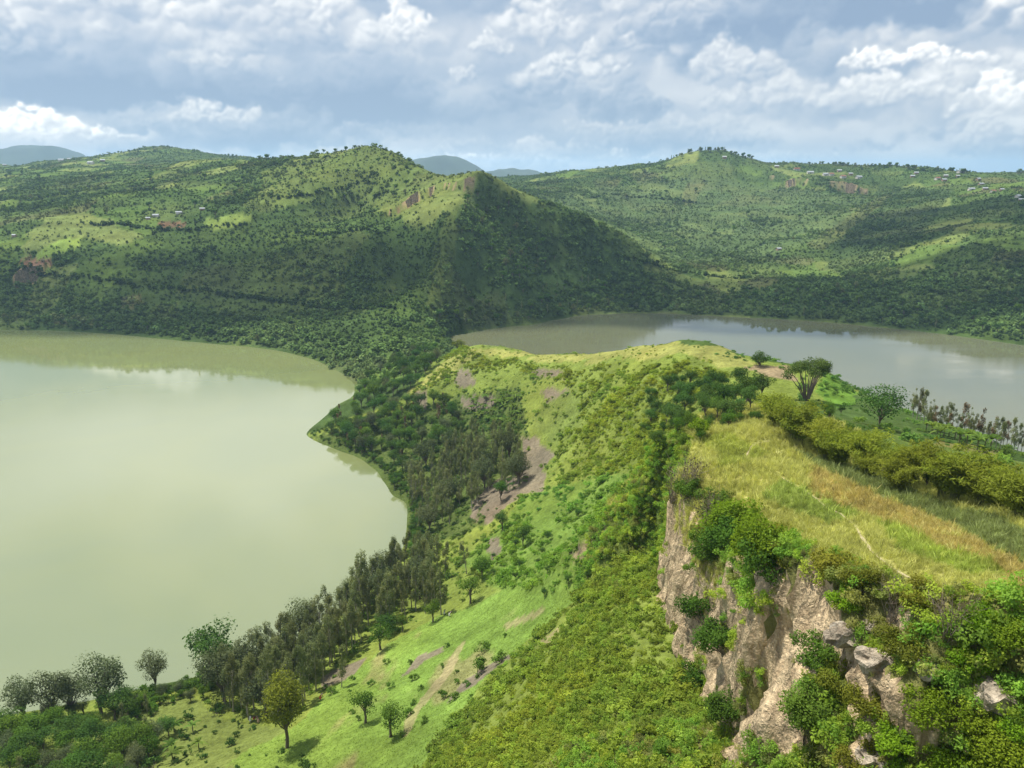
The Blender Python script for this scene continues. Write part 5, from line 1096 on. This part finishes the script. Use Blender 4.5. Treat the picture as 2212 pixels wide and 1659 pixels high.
M_SKIN = plain_material('skin', (.085, .05, .035), .6)
def person_meshes(bend):
    """a field worker stooping: one continuous skinned body, posed joint by joint"""
    c, s = math.cos(bend), math.sin(bend)
    J = {'pelvis': (0, 0, .92), 'chest': (0, -.42 * s, .92 + .42 * c), 'neck': (0, -.58 * s, .92 + .56 * c), 'head': (0, -.70 * s - .05, .92 + .70 * c - .03), 'crown': (0, -.80 * s - .07, .92 + .82 * c - .05)}
    for k, x in (('l', -1), ('r', 1)):
        J['hip' + k] = (.10 * x, 0, .88); J['knee' + k] = (.12 * x, -.10, .48); J['ankle' + k] = (.12 * x, .02, .08); J['toe' + k] = (.13 * x, -.17, .035)
        J['shoulder' + k] = (.19 * x, -.50 * s, .92 + .50 * c); J['elbow' + k] = (.24 * x, -.50 * s - .10, .92 + .50 * c - .27); J['hand' + k] = (.18 * x, -.50 * s - .26, .92 + .50 * c - .46)
    E = [('pelvis', 'chest'), ('chest', 'neck'), ('neck', 'head'), ('head', 'crown')]
    for k in 'lr': E += [('pelvis', 'hip' + k), ('hip' + k, 'knee' + k), ('knee' + k, 'ankle' + k), ('ankle' + k, 'toe' + k), ('chest', 'shoulder' + k), ('shoulder' + k, 'elbow' + k), ('elbow' + k, 'hand' + k)]
    rad_ = {'pelvis': .15, 'chest': .15, 'neck': .055, 'head': .10, 'crown': .085, 'hip': .11, 'knee': .065, 'ankle': .045, 'toe': .035, 'shoulder': .065, 'elbow': .045, 'hand': .04}
    names = list(J); me = bpy.data.meshes.new('person_body'); me.from_pydata([J[n] for n in names], [(names.index(a), names.index(b)) for a, b in E], [])
    return me, [rad_[n if n in rad_ else n[:-1]] for n in names], names.index('pelvis')
def skirt_mesh(bend, mat):
    c, s = math.cos(bend), math.sin(bend); rings = [((0, .01, .38), .27, .22), ((0, .0, .65), .22, .19), ((0, -.02, .92), .19, .165), ((0, -.20 * s, .92 + .20 * c), .175, .165), ((0, -.42 * s, .92 + .42 * c), .21, .175), ((0, -.53 * s, .92 + .52 * c), .12, .11)]
    V = []; n = 14
    for (x, y, z), a, b in rings:
        for i in range(n):
            t = 2 * math.pi * i / n; w_ = 1 + .05 * math.sin(5 * t); V.append((x + a * math.cos(t) * w_, y + b * math.sin(t) * w_, z))
    Q = [(k * n + i, k * n + (i + 1) % n, (k + 1) * n + (i + 1) % n, (k + 1) * n + i) for k in range(len(rings) - 1) for i in range(n)]
    return quad_mesh('dress', np.array(V), np.array(Q), [mat], None, True)
PEOPLE = [(692, 1512, .95, (.62, .09, .03), 'person in a bright red dress stooping alone on the meadow', 2.2), (549, 1556, 1.0, (.55, .10, .06), 'person in red stooping near the foot of the grove', .8), (541, 1560, .6, (.72, .70, .66), 'person in white beside the one in red below the grove', 2.9), (558, 1562, .75, (.60, .40, .30), 'person in faded pink right of the one in red below the grove', 4.0), (960, 1328, .25, (.74, .74, .72), 'person in white under the tall feathery trees', 1.0), (971, 1332, .9, (.70, .68, .62), 'stooping person in pale clothes beside the standing one in white', 2.0)]
for u, v, bend, col_, lab, rz in PEOPLE:
    p = hit(u, v)
    if p is None: continue
    me, rad_, root = person_meshes(bend); o = link('person', me, None, lab, 'person'); o.location = p; o.rotation_euler = (0, 0, rz); me.materials.append(M_SKIN)
    md = o.modifiers.new('skin', 'SKIN'); 
    for i, sv in enumerate(me.skin_vertices[0].data): sv.radius = (rad_[i], rad_[i]); sv.use_root = (i == root)
    o.modifiers.new('smooth', 'SUBSURF').render_levels = 1
    link('dress', skirt_mesh(bend, plain_material('dress_cloth', col_, .9, 0, 6, .1)), o)
# ------------------------------------------------------------------ haze
zmin = float(VZ.min()) - 1.0
hz = [(-18500, -600, min(zmin, -131)), (18500, 17500, 345)]
me = bpy.data.meshes.new('haze'); bm = bmesh.new(); bmesh.ops.create_cube(bm, size=1.0)
for v in bm.verts:
    v.co = Vector([hz[0][i] if v.co[i] < 0 else hz[1][i] for i in range(3)])
bm.to_mesh(me); bm.free()
mh = bpy.data.materials.new('haze_air'); mh.use_nodes = True; t = NT(mh.node_tree); t.n.clear()
pv = t.new('ShaderNodeVolumePrincipled'); pv.inputs['Color'].default_value = rgb(.46, .70, 1.0); pv.inputs['Density'].default_value = 0.00009; pv.inputs['Anisotropy'].default_value = .2
ho = t.new('ShaderNodeOutputMaterial'); t.l.new(pv.outputs[0], ho.inputs['Volume']); mh.cycles.homogeneous_volume = True
me.materials.append(mh); link('haze', me, kind='stuff')

# ------------------------------------------------------------------ clouds overhead whose shadows lie across the far shores
mc = bpy.data.materials.new('cloud_vapour'); mc.use_nodes = True; t = NT(mc.node_tree); t.n.clear()
cd = t.new('ShaderNodeBsdfDiffuse'); cd.inputs[0].default_value = rgb(.9, .9, .9); ct = t.new('ShaderNodeBsdfTranslucent'); ct.inputs[0].default_value = rgb(.9, .9, .9)
cm = t.new('ShaderNodeMixShader'); cm.inputs[0].default_value = .5; t.l.new(cd.outputs[0], cm.inputs[1]); t.l.new(ct.outputs[0], cm.inputs[2]); tp = t.new('ShaderNodeBsdfTransparent'); cx = t.new('ShaderNodeMixShader'); cx.inputs[0].default_value = .40; t.l.new(tp.outputs[0], cx.inputs[1]); t.l.new(cm.outputs[0], cx.inputs[2]); co_ = t.new('ShaderNodeOutputMaterial'); t.l.new(cx.outputs[0], co_.inputs[0])
def cloud_over(gx, gy, rx, ry, seed, lab):
    zc = 1500.0; c = Vector((gx, gy, 30)) + SUN_TO * ((zc - 30) / SUN_TO.z); bm = bmesh.new(); bmesh.ops.create_icosphere(bm, subdivisions=5, radius=1.0)
    co = np.array([v.co[:] for v in bm.verts]); n_ = fbm(co[:, 0] * 2.2 + seed, co[:, 1] * 2.2, co[:, 2] * 2.2 + 3, 5, seed, .6); d = 1 + .55 * n_
    co = co * d[:, None] * np.array([rx, ry, 70.0]); co[:, 2] = np.where(co[:, 2] < 0, co[:, 2] * .35, co[:, 2] * 1.3)
    for v, k in zip(bm.verts, co): v.co = k
    me = bpy.data.meshes.new('cloud'); bm.to_mesh(me); bm.free(); me.materials.append(mc); me.polygons.foreach_set('use_smooth', np.ones(len(me.polygons), bool))
    o = link('cloud', me, kind='structure'); o.location = c
cloud_over(-330, 650, 330, 55, 3, ''); cloud_over(330, 690, 300, 85, 5, ''); cloud_over(560, 960, 170, 150, 7, '')
